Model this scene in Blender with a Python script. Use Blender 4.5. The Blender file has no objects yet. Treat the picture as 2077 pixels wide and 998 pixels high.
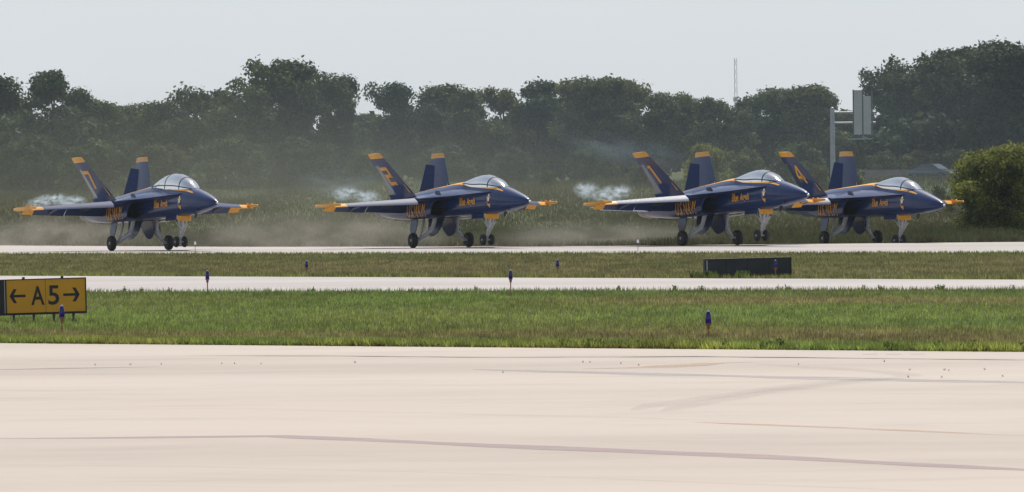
import bpy, bmesh, math, random
import numpy as np
from mathutils import Vector, Matrix

random.seed(7)
rng = np.random.default_rng(11)
R = math.radians
scene = bpy.context.scene
col = scene.collection

# ------------------------------------------------------------------ camera
PW, PH, FPX, HC = 2077.0, 998.0, 12000.0, 2.5
cam_d = bpy.data.cameras.new('camera')
cam_d.sensor_width = 36.0
cam_d.lens = 36.0 * FPX / PW
cam_d.clip_start = 1.0
cam_d.clip_end = 20000.0
cam = bpy.data.objects.new('camera', cam_d)
col.objects.link(cam)
CAM_R = (Matrix.Rotation(R(90) - math.atan(98.0 / FPX), 3, 'X') @ Matrix.Rotation(R(-0.55), 3, 'Z'))
cam.matrix_world = Matrix.Translation((0, 0, HC)) @ CAM_R.to_4x4()
scene.camera = cam

# ------------------------------------------------------------------ sky, sun, exposure
SUN_EL, SUN_AZ = R(52), R(7)            # beyond the aircraft, a little to the right
world = bpy.data.worlds.new('World')
scene.world = world
world.use_nodes = True
wn = world.node_tree
bg = wn.nodes['Background']
sky = wn.nodes.new('ShaderNodeTexSky')
sky.sky_type = 'NISHITA'
sky.sun_disc = False
sky.sun_elevation = SUN_EL
sky.sun_rotation = SUN_AZ
sky.altitude = 400
sky.air_density = 1.0
sky.dust_density = 1.2
sky.ozone_density = 1.5
# summer haze over the sky: the veil thickens with the length of air looked through, 1 - exp(-t / sin(elevation))
veil = wn.nodes.new('ShaderNodeMix')
veil.data_type = 'RGBA'
veil.inputs[7].default_value = (8.35, 8.8, 9.1, 1)
wtc = wn.nodes.new('ShaderNodeTexCoord')
wsep = wn.nodes.new('ShaderNodeSeparateXYZ')
wn.links.new(wtc.outputs['Generated'], wsep.inputs[0])
def wmath(op, a, b=None):
    n_ = wn.nodes.new('ShaderNodeMath')
    n_.operation = op
    for i_, v_ in enumerate((a, b)):
        if v_ is None:
            continue
        if isinstance(v_, (int, float)):
            n_.inputs[i_].default_value = v_
        else:
            wn.links.new(v_, n_.inputs[i_])
    return n_.outputs[0]
sin_el = wmath('MAXIMUM', wsep.outputs['Z'], 0.03)
trans = wmath('EXPONENT', wmath('DIVIDE', -0.22, sin_el))
wn.links.new(wmath('SUBTRACT', 1.0, trans), veil.inputs[0])
wn.links.new(sky.outputs[0], veil.inputs[6])
wn.links.new(veil.outputs[2], bg.inputs[0])
bg.inputs[1].default_value = 0.085

sun_d = bpy.data.lights.new('sun', 'SUN')
sun_d.energy = 5.0
sun_d.angle = R(0.6)
sun_d.color = (1.0, 0.95, 0.88)
sun = bpy.data.objects.new('sun', sun_d)
col.objects.link(sun)
sdir = Vector((math.sin(SUN_AZ) * math.cos(SUN_EL), math.cos(SUN_AZ) * math.cos(SUN_EL), math.sin(SUN_EL)))
sun.rotation_euler = sdir.to_track_quat('Z', 'Y').to_euler()
sun.location = (60, 200, 120)

vs = scene.view_settings
vs.view_transform = 'Standard'
vs.look = 'None'
vs.gamma = 1.0
vs.exposure = 0.0
vs.use_curve_mapping = False
scene.cycles.volume_bounces = 1
scene.cycles.max_bounces = 10
scene.cycles.transparent_max_bounces = 24

# ------------------------------------------------------------------ helpers
def ray(x, y):
    return CAM_R @ Vector(((x - PW / 2) / FPX, -(y - PH / 2) / FPX, -1.0))

def on_ground(x, y, z=0.0):
    d = ray(x, y)
    t = (z - HC) / d.z
    return Vector((d.x * t, d.y * t, z))

def at_depth(x, y, D):
    d = ray(x, y)
    t = D / d.y
    return Vector((d.x * t, D, HC + d.z * t))

def terrain(X, D):
    """height of the land: flat airfield, then a long bank up to the highway"""
    t = np.clip((D - 372.0) / 138.0, 0, 1)
    t = t * t * (3 - 2 * t)
    z = 3.7 * t
    # the runway is crowned: it falls away on the far side, the land comes back up behind it
    z = z - 0.02 * np.clip(D - 300.0, 0, 10) * np.clip((372.0 - D) / 30.0, 0, 1)
    z = z + 6.0 * np.clip((D - 578.0) / 60.0, 0, 1)
    bump = np.clip((D - 375.0) / 60.0, 0, 1) * np.clip((505 - D) / 15.0, 0, 1)
    z = z + bump * (0.35 * np.sin(X * 0.11 + D * 0.03) + 0.22 * np.sin(X * 0.31 - D * 0.07 + 1.3))
    return z

def new_mesh(name, verts, faces, smooth=False, sharp=None):
    me = bpy.data.meshes.new(name)
    me.from_pydata([tuple(v) for v in verts], [], faces)
    me.update()
    if smooth:
        me.polygons.foreach_set('use_smooth', [True] * len(me.polygons))
        if sharp:
            me.set_sharp_from_angle(angle=R(sharp))
    return me

def link(name, me, mats=None, parent=None, loc=None, rot=None):
    o = bpy.data.objects.new(name, me)
    col.objects.link(o)
    if me is not None and mats is not None and len(me.materials) == 0:
        for m in (mats if isinstance(mats, (list, tuple)) else [mats]):
            me.materials.append(m)
    if parent is not None:
        o.parent = parent
    if loc is not None:
        o.location = loc
    if rot is not None:
        o.rotation_euler = rot
    return o

def tag(o, label, cat, group=None):
    o['label'] = label
    o['category'] = cat
    if group:
        o['group'] = group
    return o

def structure(o):
    o['kind'] = 'structure'
    return o

def stuff(o, label=None, cat=None):
    o['kind'] = 'stuff'
    if label:
        o['label'] = label
        o['category'] = cat
    return o

class MB:
    """collects verts and faces"""
    def __init__(self):
        self.v, self.f, self.m = [], [], []
    def add(self, verts, faces, mi=0):
        b = len(self.v)
        self.v += [Vector(p) for p in verts]
        for f in faces:
            self.f.append([i + b for i in f])
            self.m.append(mi)
        return self
    def box(self, x0, x1, y0, y1, z0, z1, mi=0, mat=None):
        vs_ = [(x0, y0, z0), (x1, y0, z0), (x1, y1, z0), (x0, y1, z0), (x0, y0, z1), (x1, y0, z1), (x1, y1, z1), (x0, y1, z1)]
        if mat is not None:
            vs_ = [mat @ Vector(p) for p in vs_]
        return self.add(vs_, [(0, 3, 2, 1), (4, 5, 6, 7), (0, 1, 5, 4), (1, 2, 6, 5), (2, 3, 7, 6), (3, 0, 4, 7)], mi)
    def rings(self, rings, mi=0, cap0=True, cap1=True):
        n = len(rings[0])
        vv, ff = [], []
        for r in rings:
            vv += r
        for k in range(len(rings) - 1):
            for i in range(n):
                j = (i + 1) % n
                ff.append((k * n + i, k * n + j, (k + 1) * n + j, (k + 1) * n + i))
        if cap0:
            ff.append(tuple(range(n - 1, -1, -1)))
        if cap1:
            ff.append(tuple(range((len(rings) - 1) * n, len(rings) * n)))
        return self.add(vv, ff, mi)
    def tube(self, pts, rads, n=10, mi=0):
        pts = [Vector(p) for p in pts]
        if not isinstance(rads, (list, tuple)):
            rads = [rads] * len(pts)
        rg = []
        for i, p in enumerate(pts):
            a = pts[max(i - 1, 0)]
            b = pts[min(i + 1, len(pts) - 1)]
            d = (b - a).normalized()
            u = d.orthogonal() if abs(d.z) > 0.9 else d.cross(Vector((0, 0, 1)))
            u.normalize()
            if abs(d.z) > 0.9:
                u = (Vector((1, 0, 0)) - d * d.x).normalized()
            w = d.cross(u)
            rg.append([p + (u * math.cos(2 * math.pi * k / n) + w * math.sin(2 * math.pi * k / n)) * rads[i] for k in range(n)])
        return self.rings(rg, mi)
    def lathe_y(self, prof, c, n=24, mi=0):
        """prof: list of (y, r) round the axis parallel to y through c"""
        c = Vector(c)
        rg = [[c + Vector((r * math.cos(2 * math.pi * k / n), y, r * math.sin(2 * math.pi * k / n))) for k in range(n)] for y, r in prof]
        return self.rings(rg, mi)
    def lathe_z(self, prof, c, n=16, mi=0):
        c = Vector(c)
        rg = [[c + Vector((r * math.cos(2 * math.pi * k / n), r * math.sin(2 * math.pi * k / n), z)) for k in range(n)] for z, r in prof]
        return self.rings(rg, mi)
    def mesh(self, name, smooth=True, sharp=35, fix=True):
        me = bpy.data.meshes.new(name)
        me.from_pydata([tuple(v) for v in self.v], [], self.f)
        me.update()
        me.polygons.foreach_set('material_index', self.m)
        if fix:
            bm = bmesh.new()
            bm.from_mesh(me)
            bmesh.ops.recalc_face_normals(bm, faces=bm.faces)
            bm.to_mesh(me)
            bm.free()
        if smooth:
            me.polygons.foreach_set('use_smooth', [True] * len(me.polygons))
            me.set_sharp_from_angle(angle=R(sharp))
        return me

# ------------------------------------------------------------------ materials
def mat_new(name):
    m = bpy.data.materials.new(name)
    m.use_nodes = True
    nt = m.node_tree
    return m, nt, nt.nodes['Principled BSDF']

def node(nt, typ, **kw):
    n = nt.nodes.new(typ)
    for k, v in kw.items():
        setattr(n, k, v)
    return n

def noise(nt, vec, scale, detail=4, rough=0.6, sc=None):
    n = node(nt, 'ShaderNodeTexNoise')
    n.inputs['Scale'].default_value = scale
    n.inputs['Detail'].default_value = detail
    n.inputs['Roughness'].default_value = rough
    if sc is not None:
        mp = node(nt, 'ShaderNodeMapping')
        mp.inputs['Scale'].default_value = sc
        nt.links.new(vec, mp.inputs[0])
        vec = mp.outputs[0]
    nt.links.new(vec, n.inputs['Vector'])
    return n

def ramp(nt, fac, stops):
    r = node(nt, 'ShaderNodeValToRGB')
    e = r.color_ramp.elements
    while len(e) < len(stops):
        e.new(0.5)
    for i, (p, c) in enumerate(stops):
        e[i].position = p
        e[i].color = (*c, 1) if len(c) == 3 else c
    nt.links.new(fac, r.inputs[0])
    return r

def simple(name, c, rough=0.5, metal=0.0, coat=0.0, var=0.12, vscale=3.0, spec=None, bump=0.0):
    """one base colour with a little wear"""
    m, nt, b = mat_new(name)
    tc = node(nt, 'ShaderNodeTexCoord')
    n = noise(nt, tc.outputs['Object'], vscale, 5, 0.65)
    lo = tuple(x * (1 - var) for x in c)
    hi = tuple(min(x * (1 + var), 1) for x in c)
    r = ramp(nt, n.outputs[0], [(0.3, lo), (0.7, hi)])
    nt.links.new(r.outputs[0], b.inputs['Base Color'])
    b.inputs['Roughness'].default_value = rough
    b.inputs['Metallic'].default_value = metal
    b.inputs['Coat Weight'].default_value = coat
    b.inputs['Coat Roughness'].default_value = 0.06
    if spec is not None:
        b.inputs['Specular IOR Level'].default_value = spec
    if bump > 0:
        bp = node(nt, 'ShaderNodeBump')
        bp.inputs['Strength'].default_value = bump
        bp.inputs['Distance'].default_value = 0.01
        nt.links.new(n.outputs[0], bp.inputs['Height'])
        nt.links.new(bp.outputs[0], b.inputs['Normal'])
    return m

def paint(name, c, rough=0.32):
    m, nt, b = mat_new(name)
    tc = node(nt, 'ShaderNodeTexCoord')
    n1 = noise(nt, tc.outputs['Object'], 1.3, 5, 0.6, (1.0, 2.2, 3.0))
    n2 = noise(nt, tc.outputs['Object'], 14.0, 3, 0.6, (0.5, 1.0, 1.6))
    lo = tuple(x * 0.86 for x in c)
    hi = tuple(min(1, x * 1.14) for x in c)
    r = ramp(nt, n1.outputs[0], [(0.32, lo), (0.68, hi)])
    nt.links.new(r.outputs[0], b.inputs['Base Color'])
    rr = node(nt, 'ShaderNodeMapRange')
    rr.inputs[3].default_value = rough - 0.08
    rr.inputs[4].default_value = rough + 0.12
    nt.links.new(n2.outputs[0], rr.inputs[0])
    nt.links.new(rr.outputs[0], b.inputs['Roughness'])
    b.inputs['Specular IOR Level'].default_value = 0.10
    b.inputs['Coat Weight'].default_value = 0.5
    b.inputs['Coat Roughness'].default_value = 0.10
    bp = node(nt, 'ShaderNodeBump')
    bp.inputs['Strength'].default_value = 0.06
    bp.inputs['Distance'].default_value = 0.02
    nt.links.new(n1.outputs[0], bp.inputs['Height'])
    nt.links.new(bp.outputs[0], b.inputs['Normal'])
    return m

M = {}
M['blue'] = paint('navy_blue_paint', (0.007, 0.027, 0.112), 0.42)
M['yellow'] = paint('golden_yellow_paint', (0.78, 0.36, 0.018), 0.38)
M['yellow_mark'] = simple('golden_yellow_marking', (0.80, 0.37, 0.02), 0.45, var=0.1, vscale=5)
M['white_mark'] = simple('white_marking', (0.8, 0.8, 0.8), 0.45, var=0.06)
M['gearwhite'] = simple('gear_white_enamel', (0.52, 0.53, 0.55), 0.4, var=0.25, vscale=9)
M['rubber'] = simple('tyre_rubber', (0.022, 0.022, 0.024), 0.75, var=0.3, vscale=12)
M['rim'] = simple('wheel_rim_metal', (0.30, 0.31, 0.32), 0.4, 0.3, var=0.25, vscale=14)
M['nozzle'] = simple('burnt_nozzle_metal', (0.13, 0.12, 0.11), 0.38, 0.85, var=0.35, vscale=6)
M['dark'] = simple('dark_duct', (0.012, 0.012, 0.014), 0.7, var=0.3)
M['silver'] = simple('bare_metal', (0.75, 0.75, 0.76), 0.18, 0.95, var=0.05)
M['seat'] = simple('seat_black', (0.02, 0.02, 0.022), 0.7)
M['suit'] = simple('flight_suit_blue', (0.02, 0.04, 0.12), 0.85, vscale=20)
M['helmet'] = simple('gold_helmet', (0.75, 0.42, 0.05), 0.25, coat=0.6, var=0.05)
M['black'] = simple('black_enamel', (0.013, 0.014, 0.016), 0.5, var=0.3, vscale=4)
M['signyellow'] = simple('sign_yellow', (0.70, 0.34, 0.010), 0.45, var=0.06, vscale=2.5)
M['signback'] = simple('sign_back_black', (0.016, 0.022, 0.028), 0.55, var=0.35, vscale=3)
M['steel'] = simple('galvanised_steel', (0.33, 0.35, 0.36), 0.5, 0.35, var=0.18, vscale=2)
M['alu'] = simple('aluminium_panel', (0.42, 0.43, 0.44), 0.55, 0.2, var=0.1, vscale=1)
M['rib'] = simple('dark_rib', (0.10, 0.11, 0.12), 0.6, 0.3)
M['orange'] = simple('weathered_orange_stake', (0.36, 0.14, 0.06), 0.6, var=0.3, vscale=15)
M['barrier'] = simple('stained_concrete', (0.20, 0.175, 0.15), 0.85, var=0.25, vscale=0.8)
M['carpaint'] = simple('teal_grey_car_paint', (0.055, 0.09, 0.10), 0.25, 0.4, coat=0.8, var=0.05)
M['carglass'] = simple('car_window_glass', (0.02, 0.03, 0.035), 0.05, var=0.05, spec=0.9)
M['lampwhite'] = simple('lamp_lens_white', (0.85, 0.85, 0.85), 0.2, var=0.03)
M['mast'] = simple('mast_paint', (0.66, 0.62, 0.62), 0.6)
M['bark'] = simple('bark', (0.055, 0.045, 0.036), 0.9, var=0.35, vscale=2, bump=0.4)

def glass_canopy():
    m, nt, b = mat_new('canopy_acrylic')
    out = nt.nodes['Material Output']
    nt.nodes.remove(b)
    tr = node(nt, 'ShaderNodeBsdfTransparent')
    tr.inputs[0].default_value = (0.72, 0.78, 0.84, 1)
    gl = node(nt, 'ShaderNodeBsdfGlossy')
    gl.inputs['Roughness'].default_value = 0.04
    df = node(nt, 'ShaderNodeBsdfDiffuse')
    df.inputs[0].default_value = (0.55, 0.60, 0.65, 1)
    fr = node(nt, 'ShaderNodeFresnel')
    fr.inputs[0].default_value = 1.45
    mx0 = node(nt, 'ShaderNodeMixShader')
    mx0.inputs[0].default_value = 0.03
    nt.links.new(tr.outputs[0], mx0.inputs[1])
    nt.links.new(df.outputs[0], mx0.inputs[2])
    mx = node(nt, 'ShaderNodeMixShader')
    nt.links.new(fr.outputs[0], mx.inputs[0])
    nt.links.new(mx0.outputs[0], mx.inputs[1])
    nt.links.new(gl.outputs[0], mx.inputs[2])
    nt.links.new(mx.outputs[0], out.inputs[0])
    return m
M['canopy'] = glass_canopy()

def glass_blue():
    m, nt, b = mat_new('blue_lamp_glass')
    b.inputs['Base Color'].default_value = (0.03, 0.02, 0.55, 1)
    b.inputs['Roughness'].default_value = 0.12
    b.inputs['Transmission Weight'].default_value = 0.35
    b.inputs['IOR'].default_value = 1.45
    tc = node(nt, 'ShaderNodeTexCoord')
    n = noise(nt, tc.outputs['Object'], 30, 2)
    r = ramp(nt, n.outputs[0], [(0.3, (0.02, 0.012, 0.22)), (0.7, (0.03, 0.02, 0.32))])
    nt.links.new(r.outputs[0], b.inputs['Base Color'])
    return m
M['blueglass'] = glass_blue()

def concrete(name, c, joints=None):
    m, nt, b = mat_new(name)
    tc = node(nt, 'ShaderNodeTexCoord')
    o = tc.outputs['Object']
    n1 = noise(nt, o, 0.06, 5, 0.6, (0.35, 1.6, 1))
    n2 = noise(nt, o, 0.9, 6, 0.7, (0.25, 0.5, 1))
    n3 = noise(nt, o, 40, 3, 0.7)
    r1 = ramp(nt, n1.outputs[0], [(0.34, tuple(x * 0.86 for x in c)), (0.5, tuple(x * 0.99 for x in c)), (0.66, tuple(x * 1.06 for x in c))])
    r2 = ramp(nt, n2.outputs[0], [(0.28, (0.88, 0.88, 0.885)), (0.5, (1, 1, 1)), (0.75, (1.0, 0.98, 0.955))])
    r3 = ramp(nt, n3.outputs[0], [(0.2, (0.95, 0.95, 0.95)), (0.8, (1.0, 1.0, 1.0))])
    mx = node(nt, 'ShaderNodeMix', data_type='RGBA', blend_type='MULTIPLY')
    mx.inputs[0].default_value = 1.0
    nt.links.new(r1.outputs[0], mx.inputs[6]); nt.links.new(r2.outputs[0], mx.inputs[7])
    mx2 = node(nt, 'ShaderNodeMix', data_type='RGBA', blend_type='MULTIPLY')
    mx2.inputs[0].default_value = 1.0
    nt.links.new(mx.outputs[2], mx2.inputs[6]); nt.links.new(r3.outputs[0], mx2.inputs[7])
    nt.links.new(mx2.outputs[2], b.inputs['Base Color'])
    b.inputs['Roughness'].default_value = 0.85
    b.inputs['Specular IOR Level'].default_value = 0.25
    bp = node(nt, 'ShaderNodeBump')
    bp.inputs['Strength'].default_value = 0.15
    bp.inputs['Distance'].default_value = 0.004
    nt.links.new(n3.outputs[0], bp.inputs['Height'])
    nt.links.new(bp.outputs[0], b.inputs['Normal'])
    return m
M['apron'] = concrete('apron_concrete', (0.455, 0.392, 0.338))
M['taxiway'] = concrete('taxiway_concrete', (0.42, 0.385, 0.37))
M['runway'] = concrete('runway_concrete', (0.40, 0.365, 0.34))

def mark_mat(name, c, alpha, scale=0.8, thr=(0.35, 0.65)):
    """worn line: pigment that is patchy, so that the concrete shows through"""
    m, nt, b = mat_new(name)
    out = nt.nodes['Material Output']
    tc = node(nt, 'ShaderNodeTexCoord')
    n = noise(nt, tc.outputs['Object'], scale, 6, 0.7, (0.35, 1.6, 1))
    r = ramp(nt, n.outputs[0], [(thr[0], (alpha * 0.25,) * 3), (thr[1], (alpha,) * 3)])
    b.inputs['Base Color'].default_value = (*c, 1)
    b.inputs['Roughness'].default_value = 0.85
    t = node(nt, 'ShaderNodeBsdfTransparent')
    mx = node(nt, 'ShaderNodeMixShader')
    nt.links.new(r.outputs[0], mx.inputs[0])
    nt.links.new(t.outputs[0], mx.inputs[1])
    nt.links.new(b.outputs[0], mx.inputs[2])
    nt.links.new(mx.outputs[0], out.inputs[0])
    return m
M['purple_line'] = mark_mat('faded_purple_sealant', (0.37, 0.28, 0.29), 0.62, 0.7, (0.2, 0.6))
M['grey_line'] = mark_mat('faded_grey_sealant', (0.34, 0.33, 0.36), 0.55)
M['tan_line'] = mark_mat('faded_orange_stain', (0.50, 0.34, 0.24), 0.6)
M['tyre_mark'] = mark_mat('rubber_tyre_mark', (0.30, 0.28, 0.27), 0.15, 0.9, (0.3, 0.7))
M['crack'] = mark_mat('dark_crack', (0.07, 0.06, 0.04), 0.9, 1.5, (0.40, 0.60))
M['dark_streak'] = mark_mat('runway_dark_streak', (0.10, 0.10, 0.10), 0.5, 0.25, (0.45, 0.7))

def ground_mat():
    m, nt, b = mat_new('grass_soil')
    tc = node(nt, 'ShaderNodeTexCoord')
    o = tc.outputs['Object']
    n1 = noise(nt, o, 0.06, 5, 0.6, (0.4, 1.2, 1))
    n2 = noise(nt, o, 1.5, 6, 0.7)
    r1 = ramp(nt, n1.outputs[0], [(0.3, (0.085, 0.090, 0.030)), (0.5, (0.060, 0.080, 0.024)), (0.7, (0.105, 0.095, 0.042))])
    r2 = ramp(nt, n2.outputs[0], [(0.25, (0.65, 0.65, 0.65)), (0.75, (1.15, 1.15, 1.1))])
    mx = node(nt, 'ShaderNodeMix', data_type='RGBA', blend_type='MULTIPLY')
    mx.inputs[0].default_value = 1.0
    nt.links.new(r1.outputs[0], mx.inputs[6]); nt.links.new(r2.outputs[0], mx.inputs[7])
    nt.links.new(mx.outputs[2], b.inputs['Base Color'])
    b.inputs['Roughness'].default_value = 0.95
    b.inputs['Specular IOR Level'].default_value = 0.1
    return m
M['ground'] = ground_mat()

def blade_mat(name, transl=0.5, attr='tint'):
    m, nt, b = mat_new(name)
    out = nt.nodes['Material Output']
    a = node(nt, 'ShaderNodeAttribute', attribute_name=attr)
    nt.links.new(a.outputs['Color'], b.inputs['Base Color'])
    b.inputs['Roughness'].default_value = 0.6
    b.inputs['Specular IOR Level'].default_value = 0.3
    t = node(nt, 'ShaderNodeBsdfTranslucent')
    nt.links.new(a.outputs['Color'], t.inputs[0])
    mx = node(nt, 'ShaderNodeMixShader')
    mx.inputs[0].default_value = transl
    nt.links.new(b.outputs[0], mx.inputs[1]); nt.links.new(t.outputs[0], mx.inputs[2])
    nt.links.new(mx.outputs[0], out.inputs[0])
    return m
M['blade'] = blade_mat('grass_blade')

def leaf_mat(name, c, transl=0.3):
    m, nt, b = mat_new(name)
    b.inputs['Specular IOR Level'].default_value = 0.15
    out = nt.nodes['Material Output']
    g = node(nt, 'ShaderNodeNewGeometry')
    oi = node(nt, 'ShaderNodeObjectInfo')
    r = ramp(nt, g.outputs['Random Per Island'], [(0.0, tuple(x * 0.7 for x in c)), (0.6, c), (1.0, (c[0] * 1.5, c[1] * 1.3, c[2] * 1.1))])
    r2 = ramp(nt, oi.outputs['Random'], [(0.0, (0.82, 0.86, 0.95)), (0.5, (1, 1, 1)), (1.0, (1.2, 1.08, 0.9))])
    mx0 = node(nt, 'ShaderNodeMix', data_type='RGBA', blend_type='MULTIPLY')
    mx0.inputs[0].default_value = 1.0
    nt.links.new(r.outputs[0], mx0.inputs[6]); nt.links.new(r2.outputs[0], mx0.inputs[7])
    tc = node(nt, 'ShaderNodeTexCoord')
    cn = noise(nt, tc.outputs['Object'], 0.55, 2, 0.5)          # noise paints sunlit and shaded clumps into the leaf colour
    cr_ = ramp(nt, cn.outputs[0], [(0.34, (0.62, 0.66, 0.72)), (0.5, (1.0, 1.0, 1.0)), (0.66, (1.75, 1.60, 1.30))])
    mx1 = node(nt, 'ShaderNodeMix', data_type='RGBA', blend_type='MULTIPLY')
    mx1.inputs[0].default_value = 1.0
    nt.links.new(mx0.outputs[2], mx1.inputs[6]); nt.links.new(cr_.outputs[0], mx1.inputs[7])
    mx0 = mx1
    nt.links.new(mx0.outputs[2], b.inputs['Base Color'])
    b.inputs['Roughness'].default_value = 0.7
    b.inputs['Specular IOR Level'].default_value = 0.12
    t = node(nt, 'ShaderNodeBsdfTranslucent')
    nt.links.new(mx0.outputs[2], t.inputs[0])
    mx = node(nt, 'ShaderNodeMixShader')
    mx.inputs[0].default_value = transl
    nt.links.new(b.outputs[0], mx.inputs[1]); nt.links.new(t.outputs[0], mx.inputs[2])
    nt.links.new(mx.outputs[0], out.inputs[0])
    return m
M['leaf'] = leaf_mat('leaf_green', (0.066, 0.100, 0.040))
M['leaf_olive'] = leaf_mat('leaf_olive', (0.095, 0.118, 0.042))
M['leaf_bright'] = leaf_mat('leaf_bright', (0.165, 0.19, 0.045), 0.45)
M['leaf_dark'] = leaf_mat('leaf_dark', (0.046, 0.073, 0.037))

# ------------------------------------------------------------------ the airfield: ground, runway, taxiway, apron
xs = np.concatenate([[-6000, -2500, -1000, -400, -200], np.arange(-120, 121, 4.0), [200, 400, 1000, 2500, 6000]])
ds = np.concatenate([[-400, -50, 50, 150, 250, 300, 310, 342, 372], np.arange(374, 521, 4.0), [560, 578, 600, 620, 638, 800, 1200, 2500, 6000, 12000]])
XX, DD = np.meshgrid(xs, ds)
ZZ = terrain(XX, DD)
gv = np.stack([XX.ravel(), DD.ravel(), ZZ.ravel()], 1)
nx = len(xs)
gf = [(j * nx + i, j * nx + i + 1, (j + 1) * nx + i + 1, (j + 1) * nx + i) for j in range(len(ds) - 1) for i in range(nx - 1)]
structure(link('ground', new_mesh('ground', gv, gf, True), M['ground']))

class Line:
    """a straight ground line through two sighted points, as D(X)"""
    def __init__(self, p, q):
        a, b = on_ground(*p), on_ground(*q)
        self.k = (b.y - a.y) / (b.x - a.x)
        self.c = a.y - self.k * a.x
    def __call__(self, X):
        return self.c + self.k * X
L_apron = Line((0, 697), (2077, 715))
L_tx_near = Line((150, 593), (2077, 588))
L_tx_far = Line((0, 560), (2077, 568))
L_rw_near = Line((0, 516), (2077, 513))
L_rw_far = Line((0, 495), (2077, 491))

def pavement(name, near, far, mat, z, x0=-500, x1=500, wob=0.0):
    vv, ff = [], []
    n = 200
    K = 5
    for i in range(n + 1):
        t = i / n * 2 - 1
        X = (x1 - x0) / 2 * (0.12 * t + 0.88 * t ** 3) + (x0 + x1) / 2
        a = near(X) + wob * (math.sin(X * 1.7) * 0.5 + math.sin(X * 4.1 + 1))
        b = far(X) + wob * (math.sin(X * 1.3 + 2) * 0.5 + math.sin(X * 3.7))
        for D in (a, min(max(300.0, a + .1), b - .3), min(max(310.0, a + .2), b - .2), min(max(342.0, a + .3), b - .1), b):
            vv.append((X, D, z + float(terrain(X, D))))
    for i in range(n):
        for k in range(K - 1):
            ff.append((K * i + k, K * (i + 1) + k, K * (i + 1) + k + 1, K * i + k + 1))
    return structure(link(name, new_mesh(name, vv, ff), mat))

apron = pavement('apron', lambda X: -60.0, L_apron, M['apron'], 0.012, -160, 160, 0.05)
taxiway = pavement('taxiway', L_tx_near, L_tx_far, M['taxiway'], 0.012, -300, 300, 0.08)
runway = pavement('runway', L_rw_near, L_rw_far, M['runway'], 0.012, -500, 500, 0.1)

def ribbon(name, pix, w, mat, parent, z, wjit=0.0):
    """a worn strip along sighted ground points; w in metres across"""
    pts = [on_ground(*p) for p in pix]
    fine = []
    for a, b in zip(pts[:-1], pts[1:]):
        n = max(2, int((b - a).length / 0.6))
        for i in range(n):
            fine.append(a.lerp(b, i / n))
    fine.append(pts[-1])
    vv, ff = [], []
    for i, p in enumerate(fine):
        d = (fine[min(i + 1, len(fine) - 1)] - fine[max(i - 1, 0)]).normalized()
        s = Vector((-d.y, d.x, 0))
        k = w * 0.5 * (1 + wjit * math.sin(i * 0.9) * math.sin(i * 0.37 + 1))
        taper = min(1, (i + 0.4) / 4, (len(fine) - i - 0.6) / 4)
        k *= max(taper, 0.05)
        vv += [(p.x + s.x * k, p.y + s.y * k, z), (p.x - s.x * k, p.y - s.y * k, z)]
    for i in range(len(fine) - 1):
        ff.append((2 * i, 2 * i + 1, 2 * i + 3, 2 * i + 2))
    return link(name, new_mesh(name, vv, ff), mat, parent)

zz = 0.016
ribbon('sealed_joint', [(-90, 893), (180, 891), (560, 887), (700, 893), (1038, 908), (1500, 927), (2200, 962)], 0.55, M['purple_line'], apron, zz, 0.3)
ribbon('sealed_joint', [(960, 751), (1300, 760), (1700, 770), (2200, 781)], 0.8, M['grey_line'], apron, zz, 0.4)
ribbon('sealed_joint', [(-60, 753), (120, 749), (330, 746)], 0.7, M['purple_line'], apron, zz, 0.4)
ribbon('crack', [(380, 723), (700, 724), (1000, 727), (1400, 725), (2150, 733)], 0.35, M['crack'], apron, zz, 0.6)
ribbon('stain', [(1180, 750), (1340, 746), (1450, 738), (1530, 737)], 0.9, M['tan_line'], apron, zz + 0.004, 0.5)
ribbon('stain', [(1400, 858), (1500, 862), (1800, 874), (2150, 890)], 0.28, M['tan_line'], apron, zz, 0.5)
ribbon('tyre_mark', [(1280, 835), (1340, 822), (1480, 803), (1640, 782), (1760, 770), (1830, 768)], 0.45, M['tyre_mark'], apron, zz + 0.008, 0.3)
ribbon('tyre_mark', [(1340, 838), (1420, 820), (1580, 794), (1760, 774), (1850, 765), (1800, 757), (1650, 747), (1500, 738)], 0.45, M['tyre_mark'], apron, zz + 0.012, 0.3)
ribbon('tyre_mark', [(1240, 762), (1420, 768), (1560, 772)], 0.5, M['tyre_mark'], apron, zz + 0.016, 0.3)
ribbon('tyre_mark', [(-50, 835), (500, 832), (900, 842), (1300, 850), (1560, 861)], 0.16, M['tyre_mark'], apron, zz + 0.004, 0.4)
ribbon('tyre_mark', [(-50, 945), (400, 950), (900, 962), (1500, 985), (2150, 1010)], 0.10, M['tyre_mark'], apron, zz, 0.4)
ribbon('tyre_mark', [(1700, 862), (1860, 866), (1940, 868)], 0.13, M['tyre_mark'], apron, zz + 0.004, 0.4)
for k, (xa, xb) in enumerate(((1752, 1776), (1800, 1826), (1848, 1874))):
    ribbon('paint_patch', [(xa, 720), ((xa + xb) / 2, 720.5), (xb, 721)], 0.5, M['grey_line'], apron, zz + 0.004)
# the joints between concrete lanes, faint
for y0, y1 in ((742, 752), (790, 806), (822, 841), (985, 1030)):
    ribbon('pavement_joint', [(-60, y0), (2140, y1)], 0.05, M['tyre_mark'], apron, zz + 0.020, 0.3)
ribbon('dark_streak', [(600, 503), (900, 500.5), (1200, 502)], 3.2, M['dark_streak'], runway, zz, 0.5)  # dark patchy streaks across the runway below two of the jets
ribbon('dark_streak', [(-100, 508), (300, 507), (500, 506)], 1.6, M['dark_streak'], runway, zz, 0.5)
for y0, y1 in ((571, 576),):
    ribbon('pavement_joint', [(-60, y0), (2140, y1)], 0.10, M['tyre_mark'], taxiway, zz, 0.3)

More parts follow.
